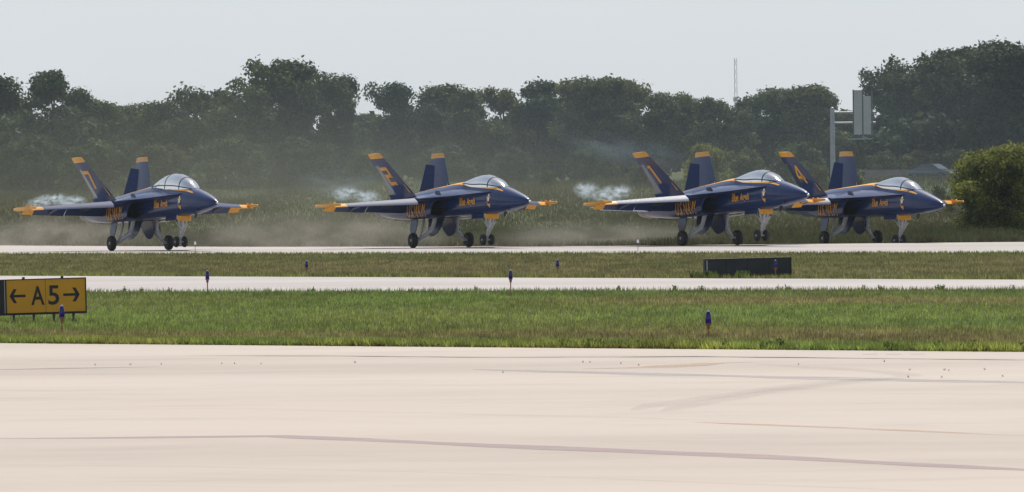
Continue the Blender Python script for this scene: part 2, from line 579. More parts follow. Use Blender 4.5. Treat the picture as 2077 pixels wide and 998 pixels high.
# ------------------------------------------------------------------ lettering
def text_shape(body, height, width, shear=0.0, bold=0.0):
    """flat lettering as (verts, faces), centred, fitted to width x height"""
    cu = bpy.data.curves.new('lettering', 'FONT')
    cu.body = body
    cu.shear = shear
    cu.offset = bold
    cu.resolution_u = 3
    ob = bpy.data.objects.new('lettering', cu)
    col.objects.link(ob)
    dg = bpy.context.evaluated_depsgraph_get()
    me = bpy.data.meshes.new_from_object(ob.evaluated_get(dg))
    vv = np.array([v.co[:2] for v in me.vertices])
    ff = [tuple(p.vertices) for p in me.polygons]
    bpy.data.objects.remove(ob)
    bpy.data.curves.remove(cu)
    bpy.data.meshes.remove(me)
    lo, hi = vv.min(0), vv.max(0)
    vv = (vv - (lo + hi) / 2) / (hi - lo) * np.array([width, height])
    return vv, ff

# ------------------------------------------------------------------ jet fighters
FUS = [  # x, top, bottom, half width, mid height, top exponent, bottom exponent
    (10.36, 2.065, 2.035, 0.018, 2.05, 2.0, 2.0), (10.24, 2.17, 1.95, 0.12, 2.05, 2.0, 2.0), (9.85, 2.33, 1.83, 0.27, 2.05, 2.0, 2.0),
    (9.2, 2.51, 1.73, 0.41, 2.06, 2.0, 2.0), (8.4, 2.71, 1.64, 0.54, 2.10, 2.0, 2.1), (7.6, 2.88, 1.58, 0.64, 2.16, 2.0, 2.3),
    (6.8, 2.94, 1.55, 0.69, 2.22, 2.2, 2.5), (5.6, 2.97, 1.53, 0.72, 2.25, 2.2, 2.6), (4.4, 3.06, 1.51, 0.74, 2.26, 2.0, 2.6),
    (3.6, 3.24, 1.50, 0.76, 2.28, 1.8, 2.6), (2.4, 3.20, 1.48, 0.80, 2.30, 1.65, 2.6), (1.0, 3.10, 1.47, 0.86, 2.30, 1.6, 2.6),
    (-1.0, 2.97, 1.47, 0.90, 2.28, 1.6, 2.6), (-2.5, 2.86, 1.50, 0.85, 2.25, 1.6, 2.5), (-4.5, 2.62, 1.64, 0.62, 2.18, 1.8, 2.2), (-5.5, 2.46, 1.80, 0.40, 2.12, 2.0, 2.0)]
_fx = np.array([f[0] for f in FUS])[::-1]
_fa = np.array([f[1:] for f in FUS])[::-1]

def fus_par(x):
    return [float(np.interp(x, _fx, _fa[:, k])) for k in range(6)]

def fus_pt(x, t, off=0.0):
    zt, zb, hw, zm, et, eb = fus_par(x)
    c, s = math.cos(t), math.sin(t)
    e = et if s >= 0 else eb
    y = (hw + off) * math.copysign(abs(c) ** (2 / e), c)
    z = zm + ((zt - zm + off) if s >= 0 else (zm - zb + off)) * math.copysign(abs(s) ** (2 / e), s)
    return Vector((x, y, z))

def fus_angle_z(x, z):
    zt, zb, hw, zm, et, eb = fus_par(x)
    q = (z - zm) / ((zt - zm) if z >= zm else (zm - zb))
    q = max(-0.999, min(0.999, q))
    e = et if z >= zm else eb
    return math.asin(math.copysign(abs(q) ** (e / 2), q))

def fus_angle_y(x, y):
    zt, zb, hw, zm, et, eb = fus_par(x)
    return math.acos(min(0.999, (y / hw)) ** (et / 2))

NAC = [  # x, centre y, half width, top, bottom, exponent, lip slant
    (2.30, 1.14, 0.40, 2.40, 1.56, 3.2, 0.42), (1.6, 1.10, 0.45, 2.44, 1.47, 3.4, 0.2), (0.4, 1.02, 0.52, 2.46, 1.42, 3.4, 0.0), (-1.2, 0.92, 0.58, 2.48, 1.42, 3.2, 0.0),
    (-2.8, 0.78, 0.60, 2.50, 1.48, 2.8, 0.0), (-4.2, 0.66, 0.58, 2.52, 1.57, 2.3, 0.0), (-5.3, 0.58, 0.50, 2.48, 1.64, 2.0, 0.0)]

def nac_ring(k, s, sc=1.0, dx=0.0, n=28):
    x, yc, hw, zt, zb, e, sl = NAC[k]
    zc, hh = (zt + zb) / 2, (zt - zb) / 2
    out = []
    for i in range(n):
        t = 2 * math.pi * i / n
        c, q = math.cos(t), math.sin(t)
        y = hw * sc * math.copysign(abs(c) ** (2 / e), c)
        z = hh * sc * math.copysign(abs(q) ** (2 / e), q)
        out.append(Vector((x + dx + sl * (z / hh) * 0.6 - sl * 0.25 * (y / hw), s * (yc + y), zc + z)))
    return out

def wing_le(y): return 2.55 - (y - 1.35) * 0.49
def wing_te(y): return -1.45 + (y - 1.35) * 0.03
def wing_z(y): return 2.42 - (y - 1.35) * 0.048

def wing_prof(y, c0, c1, s, n=5, droop=0.0, hinge=None):
    """closed profile of the wing between two chord fractions, drooped about a hinge fraction"""
    le, te, z0 = wing_le(y), wing_te(y), wing_z(y)
    ch = le - te
    T = 0.026 * ch
    def half(c):
        return T * np.interp(c, [0, 0.03, 0.1, 0.2, 0.4, 0.72, 1.0], [0.05, 0.42, 0.75, 0.93, 1.0, 0.62, 0.06])
    cs = np.linspace(c0, c1, n)
    pts = [(le - ch * c, z0 + half(c)) for c in cs] + [(le - ch * c, z0 - half(c)) for c in cs[::-1]]
    if hinge is not None:
        hx, hz = le - ch * hinge, z0
        ca, sa = math.cos(droop), math.sin(droop)
        q = []
        for x, z in pts:
            dx, dz = x - hx, z - hz
            q.append((hx + dx * ca - dz * sa, hz + dx * sa + dz * ca))
        pts = q
    return [Vector((x, s * y, z)) for x, z in pts]

_cache = {}
def cached(key, fn):
    if key not in _cache:
        _cache[key] = fn()
    return _cache[key]

FIN_T = math.tan(R(20))
def fin_y(z): return 0.98 + (z - 2.62) * FIN_T
def fin_le(z): return -0.72 + (z - 2.62) * (-1.13)
def fin_te(z): return -3.86 + (z - 2.62) * (-0.385)

def fin_ring(z, c0, c1, s, defl=0.0):
    le, te, y = fin_le(z), fin_te(z), fin_y(z)
    ch = le - te
    T = 0.022 * ch
    cs = np.linspace(c0, c1, 4)
    h = lambda c: T * np.interp(c, [0, 0.1, 0.4, 0.7, 1], [0.1, 0.7, 1.0, 0.7, 0.12])
    pts = [(le - ch * c, h(c)) for c in cs] + [(le - ch * c, -h(c)) for c in cs[::-1]]
    if defl:
        hx = le - ch * c0
        ca, sa = math.cos(defl), math.sin(defl)
        pts = [(hx + (x - hx) * ca - w * sa, (x - hx) * sa + w * ca) for x, w in pts]
    n = Vector((0, math.cos(R(20)), -math.sin(R(20))))
    return [Vector((x, s * (y + w * n.y), z + w * n.z)) for x, w in pts]

def bar(p, q, w):
    """thick stroke in 2D as a quad"""
    p, q = Vector(p), Vector(q)
    d = (q - p).normalized()
    n = Vector((-d.y, d.x)) * w * 0.5
    return [p + n, p - n, q - n, q + n]

NUMERAL = {
    '7': [[(0, .82), (1, .82), (1, 1), (0, 1)], [(.72, .82), (1, .82), (.52, 0), (.24, 0)]],
    '2': [[(0, .82), (1, .82), (1, 1), (0, 1)], [(.72, .45), (1, .45), (1, .82), (.72, .82)], [(0, .42), (1, .42), (1, .60), (0, .60)],
          [(0, .18), (.28, .18), (.28, .42), (0, .42)], [(0, 0), (1, 0), (1, .18), (0, .18)]],
    '1': [[(.40, 0), (.66, 0), (.66, 1), (.40, 1)], [(.12, .80), (.40, .92), (.40, 1), (.28, 1)]],
    '4': [[(.62, 0), (.88, 0), (.88, 1), (.62, 1)], [(0, .26), (1, .26), (1, .42), (0, .42)], [(0, .42), (.24, .42), (.62, .84), (.62, 1)]],
}

def sup(o, parent):
    o.parent = parent
    return o

def make_jet(num, two_seat, loc, yaw, pitch, label, group):
    root = bpy.data.objects.new('fighter_jet', None)
    col.objects.link(root)
    root.empty_display_size = 0.5
    root.location = loc
    root.rotation_euler = (0, -pitch, yaw)
    tag(root, label, 'jet', group)
    blue, yel = M['blue'], M['yellow']

    # ---- fuselage
    def fuselage():
        mb = MB()
        xs_ = [10.36, 10.31, 10.24, 10.1, 9.85, 9.5, 9.2, 8.8, 8.4, 8.0, 7.6, 7.2, 6.8, 6.2, 5.6, 5.0, 4.4, 4.0, 3.6, 3.0, 2.4, 1.7, 1.0, 0, -1, -1.8, -2.5, -3.5, -4.5, -5.1, -5.5]
        mb.rings([[fus_pt(x, 2 * math.pi * i / 40) for i in range(40)] for x in xs_])
        return mb.mesh('fuselage', True, 60)
    fus = link('fuselage', cached('fus', fuselage), blue, root)
    # nose cap and probes
    def nosecap():
        mb = MB()
        mb.tube([(10.30, 0, 2.05), (10.38, 0, 2.05), (10.42, 0, 2.05), (10.44, 0, 2.05)], [0.06, 0.055, 0.035, 0.006], 14)
        return mb.mesh('nose_cap')
    link('nose_cap', cached('nosecap', nosecap), M['silver'], fus)
    def probe(s):
        mb = MB()
        mb.tube([(8.7, s * 0.38, 1.80), (8.72, s * 0.50, 1.70), (9.1, s * 0.52, 1.69), (9.3, s * 0.52, 1.69)], [0.03, 0.022, 0.02, 0.008], 8)
        return mb.mesh('air_data_probe')
    for s in (-1, 1):
        link('air_data_probe', cached(('probe', s), lambda s=s: probe(s)), M['black'], fus)
    def blade_ant():
        mb = MB()
        mb.rings([[Vector((x, y, z)) for x, y in ((a, 0), ((a + b) / 2, 0.02), (b, 0), ((a + b) / 2, -0.02))] for a, b, z in ((7.75, 7.35, 1.60), (7.55, 7.35, 1.36))])
        return mb.mesh('blade_antenna')
    link('blade_antenna', cached('ant', blade_ant), M['black'], fus)
    # ---- yellow stripes laid on the skin
    def side_stripe(s):
        vv, ff = [], []
        xs_ = np.linspace(8.1, 3.2, 40)
        for x in xs_:
            z = float(np.interp(x, [3.2, 3.8, 4.4, 5.6, 6.8, 7.6, 9.0], [3.17, 3.12, 2.98, 2.89, 2.81, 2.73, 2.44]))
            w = float(np.interp(x, [3.2, 3.8, 4.4, 5.6, 7.6, 9.0], [0.10, 0.085, 0.05, 0.036, 0.030, 0.012]))
            for zz_ in (z - w, z + w):
                t = fus_angle_z(x, min(zz_, fus_par(x)[0] - 0.004))
                p = fus_pt(x, t, 0.008)
                vv.append((p.x, s * p.y, p.z))
        for i in range(len(xs_) - 1):
            ff.append((2 * i, 2 * i + 1, 2 * i + 3, 2 * i + 2))
        return new_mesh('stripe', vv, ff, True)
    for s in (-1, 1):
        link('stripe', cached(('sstripe', s), lambda s=s: side_stripe(s)), M['yellow_mark'], fus)
    def spine_stripe():
        vv, ff = [], []
        xs_ = np.linspace(3.6, -4.6, 30)
        n = 8
        for x in xs_:
            hw = float(np.interp(x, [-4.6, -2.0, 2.0, 3.2, 3.6], [0.10, 0.20, 0.26, 0.34, 0.36]))
            t0 = fus_angle_y(x, hw)
            for i in range(n + 1):
                vv.append(fus_pt(x, t0 + (math.pi - 2 * t0) * i / n, 0.008))
        for k in range(len(xs_) - 1):
            for i in range(n):
                a = k * (n + 1) + i
                ff.append((a, a + 1, a + n + 2, a + n + 1))
        return new_mesh('stripe', vv, ff, True)
    link('stripe', cached('spstripe', spine_stripe), M['yellow_mark'], fus)
    # ---- lettering on the starboard and port sides
    def nac_y(x, z):
        xs_ = [n[0] for n in NAC][::-1]
        yc, hw, zt, zb, e = [float(np.interp(x, xs_, [n[k] for n in NAC][::-1])) for k in (1, 2, 3, 4, 5)]
        q = min(0.98, abs((z - (zt + zb) / 2) / ((zt - zb) / 2)))
        return yc + hw * (1 - q ** e) ** (1 / e)
    def fus_y(x, z):
        return fus_pt(x, fus_angle_z(x, z)).y
    def decal(name, body, h, w, xc, zc, s, fy, shear=0.0, bold=0.0, slope=0.0):
        vv, ff = text_shape(body, h, w, shear, bold)
        out = []
        for u, v in vv:
            x = xc + (u if s < 0 else -u)
            z = zc + v + slope * (x - xc)
            out.append((x, s * (fy(x, z) + 0.03), z))
        return new_mesh(name, out, ff)
    for s in (-1, 1):
        link('lettering', cached(('navy', s), lambda s=s: decal('lettering', 'U.S.NAVY', 0.66, 2.30, 0.45, 1.86, s, nac_y, 0, 0.02)), M['yellow_mark'], fus)
        link('lettering', cached(('ba', s), lambda s=s: decal('lettering', 'Blue', 0.40, 0.70, 4.75 + s * 0.53, 2.20, s, fus_y, 0.35, 0.02, 0.01)), M['yellow_mark'], fus)
        link('lettering', cached(('bb', s), lambda s=s: decal('lettering', 'Angels', 0.46, 0.98, 4.75 - s * 0.42, 2.16, s, fus_y, 0.35, 0.02, 0.01)), M['yellow_mark'], fus)
    def crest(s, part):
        pts = []
        if part == 0:      # shield
            out = [(-.17, .0), (-.17, .26), (0, .30), (.17, .26), (.17, 0), (.12, -.16), (0, -.30), (-.12, -.16)]
            off = 0.012
        else:
            out = [(-.09, .08), (-.07, .34), (0, .42), (.07, .34), (.09, .08), (0, .02)]
            off = 0.018
        vv = [(7.05 + u, 0, 2.12 + v) for u, v in out]
        vv = [(x, s * (fus_y(x, z) + off), z) for x, _, z in vv]
        return new_mesh('crest', vv, [tuple(range(len(vv)))])
    for s in (-1, 1):
        link('crest', cached(('crest', s), lambda s=s: crest(s, 0)), M['yellow_mark'], fus)
        link('crest_emblem', cached(('crest2', s), lambda s=s: crest(s, 1)), M['white_mark'], fus)

    # ---- leading edge extension
    def lex(s):
        edge = [(7.1, .60), (6.7, .78), (6.0, .96), (5.2, 1.10), (4.4, 1.28), (3.7, 1.52), (3.2, 1.78), (2.75, 2.0), (2.3, 2.10), (1.75, 2.08), (1.7, 1.75), (0.5, 1.55), (-1.6, 1.48), (-3.4, 1.22), (-4.6, 1.0)]
        mb = MB()
        rg = []
        for x, y in edge:
            ze = float(np.interp(x, [-4.6, -1.6, 1.7, 3.0, 5.0, 7.1], [2.36, 2.40, 2.43, 2.46, 2.54, 2.62]))
            zi = ze + float(np.interp(x, [-4.6, -1, 2, 4, 6, 7.1], [.20, .30, .46, .40, .16, .02]))
            yi = 0.34
            ym = yi + (y - yi) * 0.55
            zm = ze + (zi - ze) * 0.62
            rg.append([Vector((x, s * yi, zi)), Vector((x, s * ym, zm)), Vector((x, s * (y - 0.02), ze + 0.012)), Vector((x, s * y, ze)),
                       Vector((x, s * (y - 0.03), ze - 0.015)), Vector((x, s * ym, ze - 0.09)), Vector((x, s * yi, ze - 0.12))])
        mb.rings(rg)
        return mb.mesh('wing_root_extension', True, 40)
    for s in (-1, 1):
        link('wing_root_extension', cached(('lex', s), lambda s=s: lex(s)), blue, root)
    def lexfence(s):
        mb = MB()
        mb.rings([[Vector((x, s * (1.45 + w), z)) for x, w in ((a, 0), ((a + b) / 2, 0.012), (b, 0), ((a + b) / 2, -0.012))] for a, b, z in ((3.3, 2.5, 2.55), (3.0, 2.5, 2.80))])
        return mb.mesh('strake_fence')
    for s in (-1, 1):
        link('strake_fence', cached(('fence', s), lambda s=s: lexfence(s)), blue, root)

    # ---- intakes and engine nacelles
    def nacelle(s):
        mb = MB()
        mb.rings([nac_ring(k, s) for k in range(len(NAC))], cap0=False, cap1=True)
        mb.rings([nac_ring(0, s), nac_ring(0, s, 0.93, 0.02)], cap0=False, cap1=False)
        return mb.mesh('engine_nacelle', True, 45)
    def duct(s):
        mb = MB()
        mb.rings([nac_ring(0, s, 0.93, 0.02), nac_ring(0, s, 0.90, -0.5), nac_ring(0, s, 0.80, -1.4)], cap0=False, cap1=True)
        return mb.mesh('intake_duct', True, 60)
    def nozzle(s):
        mb = MB()
        n = 28
        prof = [(-5.15, 0.45), (-5.35, 0.46), (-5.7, 0.42), (-6.15, 0.34), (-6.15, 0.30), (-5.8, 0.33), (-5.3, 0.30)]
        mb.rings([[Vector((x, s * 0.58 + r * math.cos(2 * math.pi * i / n), 2.06 + r * math.sin(2 * math.pi * i / n))) for i in range(n)] for x, r in prof], cap0=False)
        return mb.mesh('exhaust_nozzle', True, 30)
    for s in (-1, 1):
        nc = link('engine_nacelle', cached(('nac', s), lambda s=s: nacelle(s)), blue, root)
        link('intake_duct', cached(('duct', s), lambda s=s: duct(s)), M['dark'], nc)
        link('exhaust_nozzle', cached(('noz', s), lambda s=s: nozzle(s)), M['nozzle'], nc)

    # ---- wings
    TIPY = 5.94
    def wingbox(s):
        mb = MB()
        ys = [1.20, 2.4, 3.6, 4.8, 5.38]
        mb.rings([wing_prof(y, 0.18, 0.72, s) for y in ys], 0)
        mb.rings([wing_prof(y, 0.18, 0.72, s) for y in (5.38, TIPY)], 1)
        return mb.mesh('wing', True, 40)
    def slat(s):
        mb = MB()
        mb.rings([wing_prof(y, 0.0, 0.185, s, 6, R(-23), 0.18) for y in (2.14, 3.2, 4.2, 5.38)], 0)
        mb.rings([wing_prof(y, 0.0, 0.185, s, 6, R(-23), 0.18) for y in (5.38, TIPY - 0.02)], 1)
        return mb.mesh('leading_edge_flap', True, 40)
    def tflap(s):
        mb = MB()
        mb.rings([wing_prof(y, 0.725, 1.0, s, 5, R(35), 0.72) for y in (1.5, 2.5, 3.62)])
        return mb.mesh('trailing_edge_flap', True, 40)
    def aileron(s):
        mb = MB()
        mb.rings([wing_prof(y, 0.725, 1.0, s, 5, R(38), 0.72) for y in (3.68, 4.6, 5.36)], 0)
        mb.rings([wing_prof(y, 0.725, 1.0, s, 5, R(38), 0.72) for y in (5.36, TIPY - 0.02)], 1)
        return mb.mesh('aileron', True, 40)
    def rail(s):
        mb = MB()
        y, z = s * (TIPY + 0.09), wing_z(TIPY) + 0.0
        mb.tube([(-1.95, y, z), (-1.9, y, z), (-0.2, y, z), (0.55, y, z), (1.08, y, z), (1.16, y, z)], [0.05, 0.075, 0.085, 0.075, 0.06, 0.02], 10)
        mb.box(-1.6, 0.35, y - 0.055, y + 0.055, z - 0.10, z + 0.10)
        return mb.mesh('wingtip_rail', True, 35)
    def railfin(s):
        mb = MB()
        y, z = s * (TIPY + 0.09), wing_z(TIPY)
        for a in (45, 135, 225, 315):
            c, q = math.cos(R(a)), math.sin(R(a))
            mb.rings([[Vector((x, y + c * r + w * q, z + q * r - w * c)) for x, w in ((xa, 0), ((xa + xb) / 2, 0.012), (xb, 0), ((xa + xb) / 2, -0.012))]
                      for r, xa, xb in ((0.06, 0.34, 0.02), (0.20, 0.20, 0.04))])
        return mb.mesh('rail_fin')
    def fairing(s, y):
        mb = MB()
        z = wing_z(y) - 0.10
        te = wing_te(y)
        mb.tube([(te + 1.7, s * y, z), (te + 1.2, s * y, z - 0.06), (te + 0.6, s * y, z - 0.14), (te + 0.15, s * y, z - 0.30)], [0.02, 0.06, 0.06, 0.02], 8)
        return mb.mesh('hinge_fairing')
    def pylon(s):
        mb = MB()
        y = 3.05
        z = wing_z(y)
        mb.rings([[Vector((x, s * (y + w), zz_)) for x, w in ((xa, 0), (xa - 0.5, 0.05), (xb + 0.4, 0.05), (xb, 0), (xb + 0.4, -0.05), (xa - 0.5, -0.05))]
                  for xa, xb, zz_ in ((1.0, -0.7, z - 0.04), (0.9, -0.5, z - 0.30))])
        return mb.mesh('pylon')
    for s in (-1, 1):
        w = link('wing', cached(('wing', s), lambda s=s: wingbox(s)), [blue, yel], root)
        link('leading_edge_flap', cached(('slat', s), lambda s=s: slat(s)), [blue, yel], w)
        link('trailing_edge_flap', cached(('tflap', s), lambda s=s: tflap(s)), blue, w)
        link('aileron', cached(('ail', s), lambda s=s: aileron(s)), [blue, yel], w)
        link('wingtip_rail', cached(('rail', s), lambda s=s: rail(s)), yel, w)
        link('rail_fin', cached(('railfin', s), lambda s=s: railfin(s)), yel, w)
        for y in (2.6, 4.5):
            link('hinge_fairing', cached(('fair', s, y), lambda s=s, y=y: fairing(s, y)), blue, w)
        link('pylon', cached(('pyl', s), lambda s=s: pylon(s)), M['black'], w)

    # ---- tail
    def fin(s):
        mb = MB()
        mb.rings([fin_ring(z, 0, 1.0, s) for z in (2.45, 2.78)])
        mb.rings([fin_ring(z, 0, 0.66, s) for z in (2.78, 3.5, 4.28)])
        mb.rings([fin_ring(z, 0, 1.0, s) for z in (4.28, 4.64)])
        mb.rings([fin_ring(z, 0, 1.0, s) for z in (4.64, 4.86, 4.90)], 1)
        return mb.mesh('fin', True, 40)
    def rudder(s):
        mb = MB()
        mb.rings([fin_ring(z, 0.665, 1.0, s, R(24) if s > 0 else R(9)) for z in (2.80, 3.5, 4.265)])
        return mb.mesh('rudder', True, 40)
    def numeral(s):
        n = Vector((0, math.cos(R(20)), -math.sin(R(20))))
        vv, ff = [], []
        for poly in NUMERAL[num]:
            b = len(vv)
            for u, v in poly:
                z = 3.26 + v * 0.94
                mid = (fin_le(z) + fin_te(z)) / 2 + 0.10
                x = mid + (u - 0.5) * 0.80 * (1 if s < 0 else -1)
                y = fin_y(z)
                p = Vector((x, y, z)) + n * 0.055
                vv.append((p.x, s * p.y, p.z))
            ff.append(tuple(range(b, len(vv))))
        return new_mesh('numeral', vv, ff)
    def finslash(s, o):
        n = Vector((0, math.cos(R(20)), -math.sin(R(20))))
        vv = []
        for z, dx in ((2.86, -0.12), (2.86, -0.28), (3.22, -0.16), (3.30, -0.10)):
            p = Vector((fin_le(z) + dx, fin_y(z), z)) + n * 0.05 * o
            vv.append((p.x, s * p.y, p.z))
        return new_mesh('fin_mark', vv, [(0, 1, 2, 3)])
    def stab(s):
        mb = MB()
        d = R(9)
        pts = []
        for y, le, te in ((1.10, -3.9, -6.1), (3.35, -5.45, -6.75)):
            z = 2.05 - (y - 1.1) * 0.03
            ch = le - te
            q = [(le, 0), (le - ch * .3, .035 * ch * .6), (te, 0.004), (te, -0.004), (le - ch * .3, -.035 * ch * .6)]
            hx = -5.0
            pts.append([Vector((hx + (x - hx) * math.cos(d) - w * math.sin(d), s * y, z - (x - hx) * -math.sin(-d) + w)) for x, w in q])
        mb.rings(pts)
        return mb.mesh('tailplane', True, 30)
    for s in (-1, 1):
        f = link('fin', cached(('fin', s), lambda s=s: fin(s)), [blue, yel], root)
        link('rudder', cached(('rud', s), lambda s=s: rudder(s)), blue, f)
        link('numeral', cached(('num', num, s), lambda s=s: numeral(s)), M['yellow_mark'], f)
        for o_ in (-1, 1):
            link('fin_mark', cached(('slash', s, o_), lambda s=s, o_=o_: finslash(s, o_)), M['yellow_mark'], f)
        link('tailplane', cached(('stab', s), lambda s=s: stab(s)), blue, root)

    # ---- canopy
    if two_seat:
        cx = [7.62, 7.3, 6.9, 6.4, 5.8, 5.0, 4.2, 3.4, 2.9, 2.45]
        cb = [2.84, 2.86, 2.88, 2.90, 2.93, 2.96, 3.02, 3.08, 3.12, 3.14]
        ct = [2.89, 3.10, 3.32, 3.51, 3.64, 3.70, 3.66, 3.50, 3.36, 3.20]
    else:
        cx = [7.62, 7.3, 6.9, 6.4, 5.8, 5.2, 4.6, 4.1, 3.7, 3.45]
        cb = [2.84, 2.86, 2.88, 2.90, 2.93, 2.94, 2.98, 3.06, 3.12, 3.16]
        ct = [2.89, 3.06, 3.24, 3.41, 3.50, 3.50, 3.44, 3.36, 3.28, 3.24]
    def cring(x, k=1.0, grow=0.0, n=16):
        xs_ = cx[::-1]
        b = float(np.interp(x, xs_, cb[::-1]))
        t = float(np.interp(x, xs_, ct[::-1]))
        hw = float(np.interp(x, [2.4, 3.45, 4.2, 5.5, 6.9, 7.62], [0.32, 0.36, 0.46, 0.50, 0.46, 0.20] if not two_seat else [0.30, 0.44, 0.50, 0.52, 0.46, 0.20]))
        return [Vector((x, (hw + grow) * math.cos(math.pi * i / n), b - 0.03 + (t + grow - b + 0.03) * math.sin(math.pi * i / n) ** 0.9)) for i in range(n + 1)]
    def canopy():
        xx = np.concatenate([np.linspace(cx[0], cx[-1], 26)])
        vv, ff = [], []
        n = 16
        for x in xx:
            vv += cring(float(x))
        for k in range(len(xx) - 1):
            for i in range(n):
                a = k * (n + 1) + i
                ff.append((a, a + 1, a + n + 2, a + n + 1))
        return new_mesh('canopy_glass', vv, ff, True)
    def bow(x0, wdt):
        mb = MB()
        A, B = cring(x0, grow=0.012), cring(x0 - wdt, grow=0.012)
        n = len(A)
        mb.add(A + B, [(i, i + 1, n + i + 1, n + i) for i in range(n - 1)])
        A2, B2 = cring(x0, grow=-0.02), cring(x0 - wdt, grow=-0.02)
        mb.add(A + A2, [(i, i + 1, n + i + 1, n + i) for i in range(n - 1)])
        mb.add(B + B2, [(i, i + 1, n + i + 1, n + i) for i in range(n - 1)])
        return mb.mesh('canopy_bow', True, 40)
    def sill(s):
        mb = MB()
        pts = []
        for x in np.linspace(7.58, cx[-1] + 0.05, 16):
            r = cring(float(x), grow=0.008)
            p = r[1] if s > 0 else r[-2]
            pts.append(p)
        mb.tube(pts, 0.03, 6)
        return mb.mesh('canopy_sill')
    key = 'two' if two_seat else 'one'
    can = link('canopy_glass', cached(('can', key), canopy), M['canopy'], root)
    link('canopy_bow', cached(('bow', key, 0), lambda: bow(6.55, 0.06)), M['seat'], can)
    if two_seat:
        link('canopy_bow', cached(('bow', key, 1), lambda: bow(4.75, 0.05)), M['seat'], can)
    for s in (-1, 1):
        link('canopy_sill', cached(('sill', key, s), lambda s=s: sill(s)), blue, can)
    def seat(xc, dz):
        mb = MB()
        mb.box(xc - 0.52, xc - 0.34, -0.20, 0.20, 2.6, 3.18 + dz)
        mb.box(xc - 0.50, xc - 0.30, -0.13, 0.13, 3.18 + dz, 3.38 + dz)
        mb.box(xc - 0.50, xc + 0.1, -0.22, 0.22, 2.55, 2.66)
        return mb.mesh('ejection_seat', False)
    def coaming(xc, dz):
        mb = MB()
        mb.rings([[Vector((x, y * k, 2.80 + z * k)) for y, z in ((-.36, 0), (-.30, .20 + dz), (0, .27 + dz), (.30, .20 + dz), (.36, 0))] for x, k in ((xc + 1.0, 0.75), (xc + 0.62, 1.0), (xc + 0.5, 0.98))])
        return mb.mesh('instrument_coaming', True, 40)
    seats = [(5.55, 0.0)] if not two_seat else [(5.75, 0.08), (4.35, 0.18)]
    persons = []
    for k, (sx, dz) in enumerate(seats):
        link('ejection_seat', cached(('seat', key, k), lambda: seat(sx, dz)), M['seat'], root)
        link('instrument_coaming', cached(('coam', key, k), lambda: coaming(sx, dz)), M['seat'], root)
        persons.append((sx, dz))

    # ---- nose gear
    def nosegear():
        mb = MB()
        mb.tube([(5.95, 0, 1.66), (5.55, 0, 0.75), (5.42, 0, 0.30)], [0.085, 0.075, 0.05], 12)
        mb.tube([(5.42, -0.30, 0.275), (5.42, 0.30, 0.275)], 0.045, 10)
        mb.tube([(4.55, 0.0, 1.60), (5.0, 0, 1.32), (5.60, 0, 0.88)], [0.06, 0.055, 0.05], 8)
        mb.tube([(5.55, 0.0, 0.80), (5.80, 0.0, 0.62), (5.52, 0, 0.42)], 0.028, 8)
        for s in (-1, 1):
            mb.tube([(5.92, s * 0.34, 1.60), (5.62, s * 0.06, 0.92)], [0.045, 0.05], 8)
        return mb.mesh('nose_gear_strut', True, 40)
    ng = link('nose_gear_strut', cached('ng', nosegear), M['gearwhite'], root)
    def launchbar():
        mb = MB()
        mb.tube([(5.60, 0.05, 0.62), (6.05, 0.05, 0.98), (6.28, 0.05, 1.16)], [0.035, 0.035, 0.045], 8)
        mb.tube([(5.60, -0.05, 0.62), (6.05, -0.05, 0.98), (6.28, -0.05, 1.16)], [0.035, 0.035, 0.045], 8)
        return mb.mesh('launch_bar')
    link('launch_bar', cached('lb', launchbar), M['gearwhite'], ng)
    def tyre(y, r, w, x, z):
        mb = MB()
        h = w / 2
        mb.lathe_y([(-h * 0.8, r * 0.58), (-h, r * 0.72), (-h * 0.95, r * 0.88), (-h * 0.6, r * 0.985), (0, r), (h * 0.6, r * 0.985), (h * 0.95, r * 0.88), (h, r * 0.72), (h * 0.8, r * 0.58)], (x, y, z), 28)
        return mb.mesh('tyre', True, 50)
    def rim(y, r, w, x, z):
        mb = MB()
        h = w / 2
        mb.lathe_y([(-h * 0.88, r * 0.16), (-h * 0.88, r * 0.20), (-h * 0.5, r * 0.30), (-h * 0.55, r * 0.50), (-h * 0.86, r * 0.58), (h * 0.86, r * 0.58), (h * 0.55, r * 0.50), (h * 0.5, r * 0.30), (h * 0.88, r * 0.20), (h * 0.88, r * 0.16)], (x, y, z), 24)
        return mb.mesh('rim', True, 40)
    for s in (-1, 1):
        link('tyre', cached(('nt', s), lambda s=s: tyre(s * 0.225, 0.275, 0.17, 5.42, 0.275)), M['rubber'], ng)
        link('rim', cached(('nr', s), lambda s=s: rim(s * 0.225, 0.275, 0.17, 5.42, 0.275)), M['rim'], ng)
    def nosedoor():
        mb = MB()
        mb.rings([[Vector((x, y, z)) for x, y in ((6.02, -.36), (6.10, -.30), (6.10, .30), (6.02, .36), (5.98, .30), (5.98, -.30))] for z in (1.30, 1.36, 1.54)])
        return mb.mesh('nose_gear_door', True, 40)
    link('nose_gear_door', cached('nd', nosedoor), yel, root)
    def nosedoor2(s):
        mb = MB()
        mb.rings([[Vector((x, s * (0.36 + w) + s * (1.6 - z) * 0.12, z)) for x, w in ((a, 0.015), (b, 0.015), (b, -0.015), (a, -0.015))] for a, b, z in ((5.85, 4.45, 1.60), (5.75, 4.5, 1.34))])
        return mb.mesh('nose_gear_bay_door')
    for s in (-1, 1):
        link('nose_gear_bay_door', cached(('nd2', s), lambda s=s: nosedoor2(s)), blue, root)

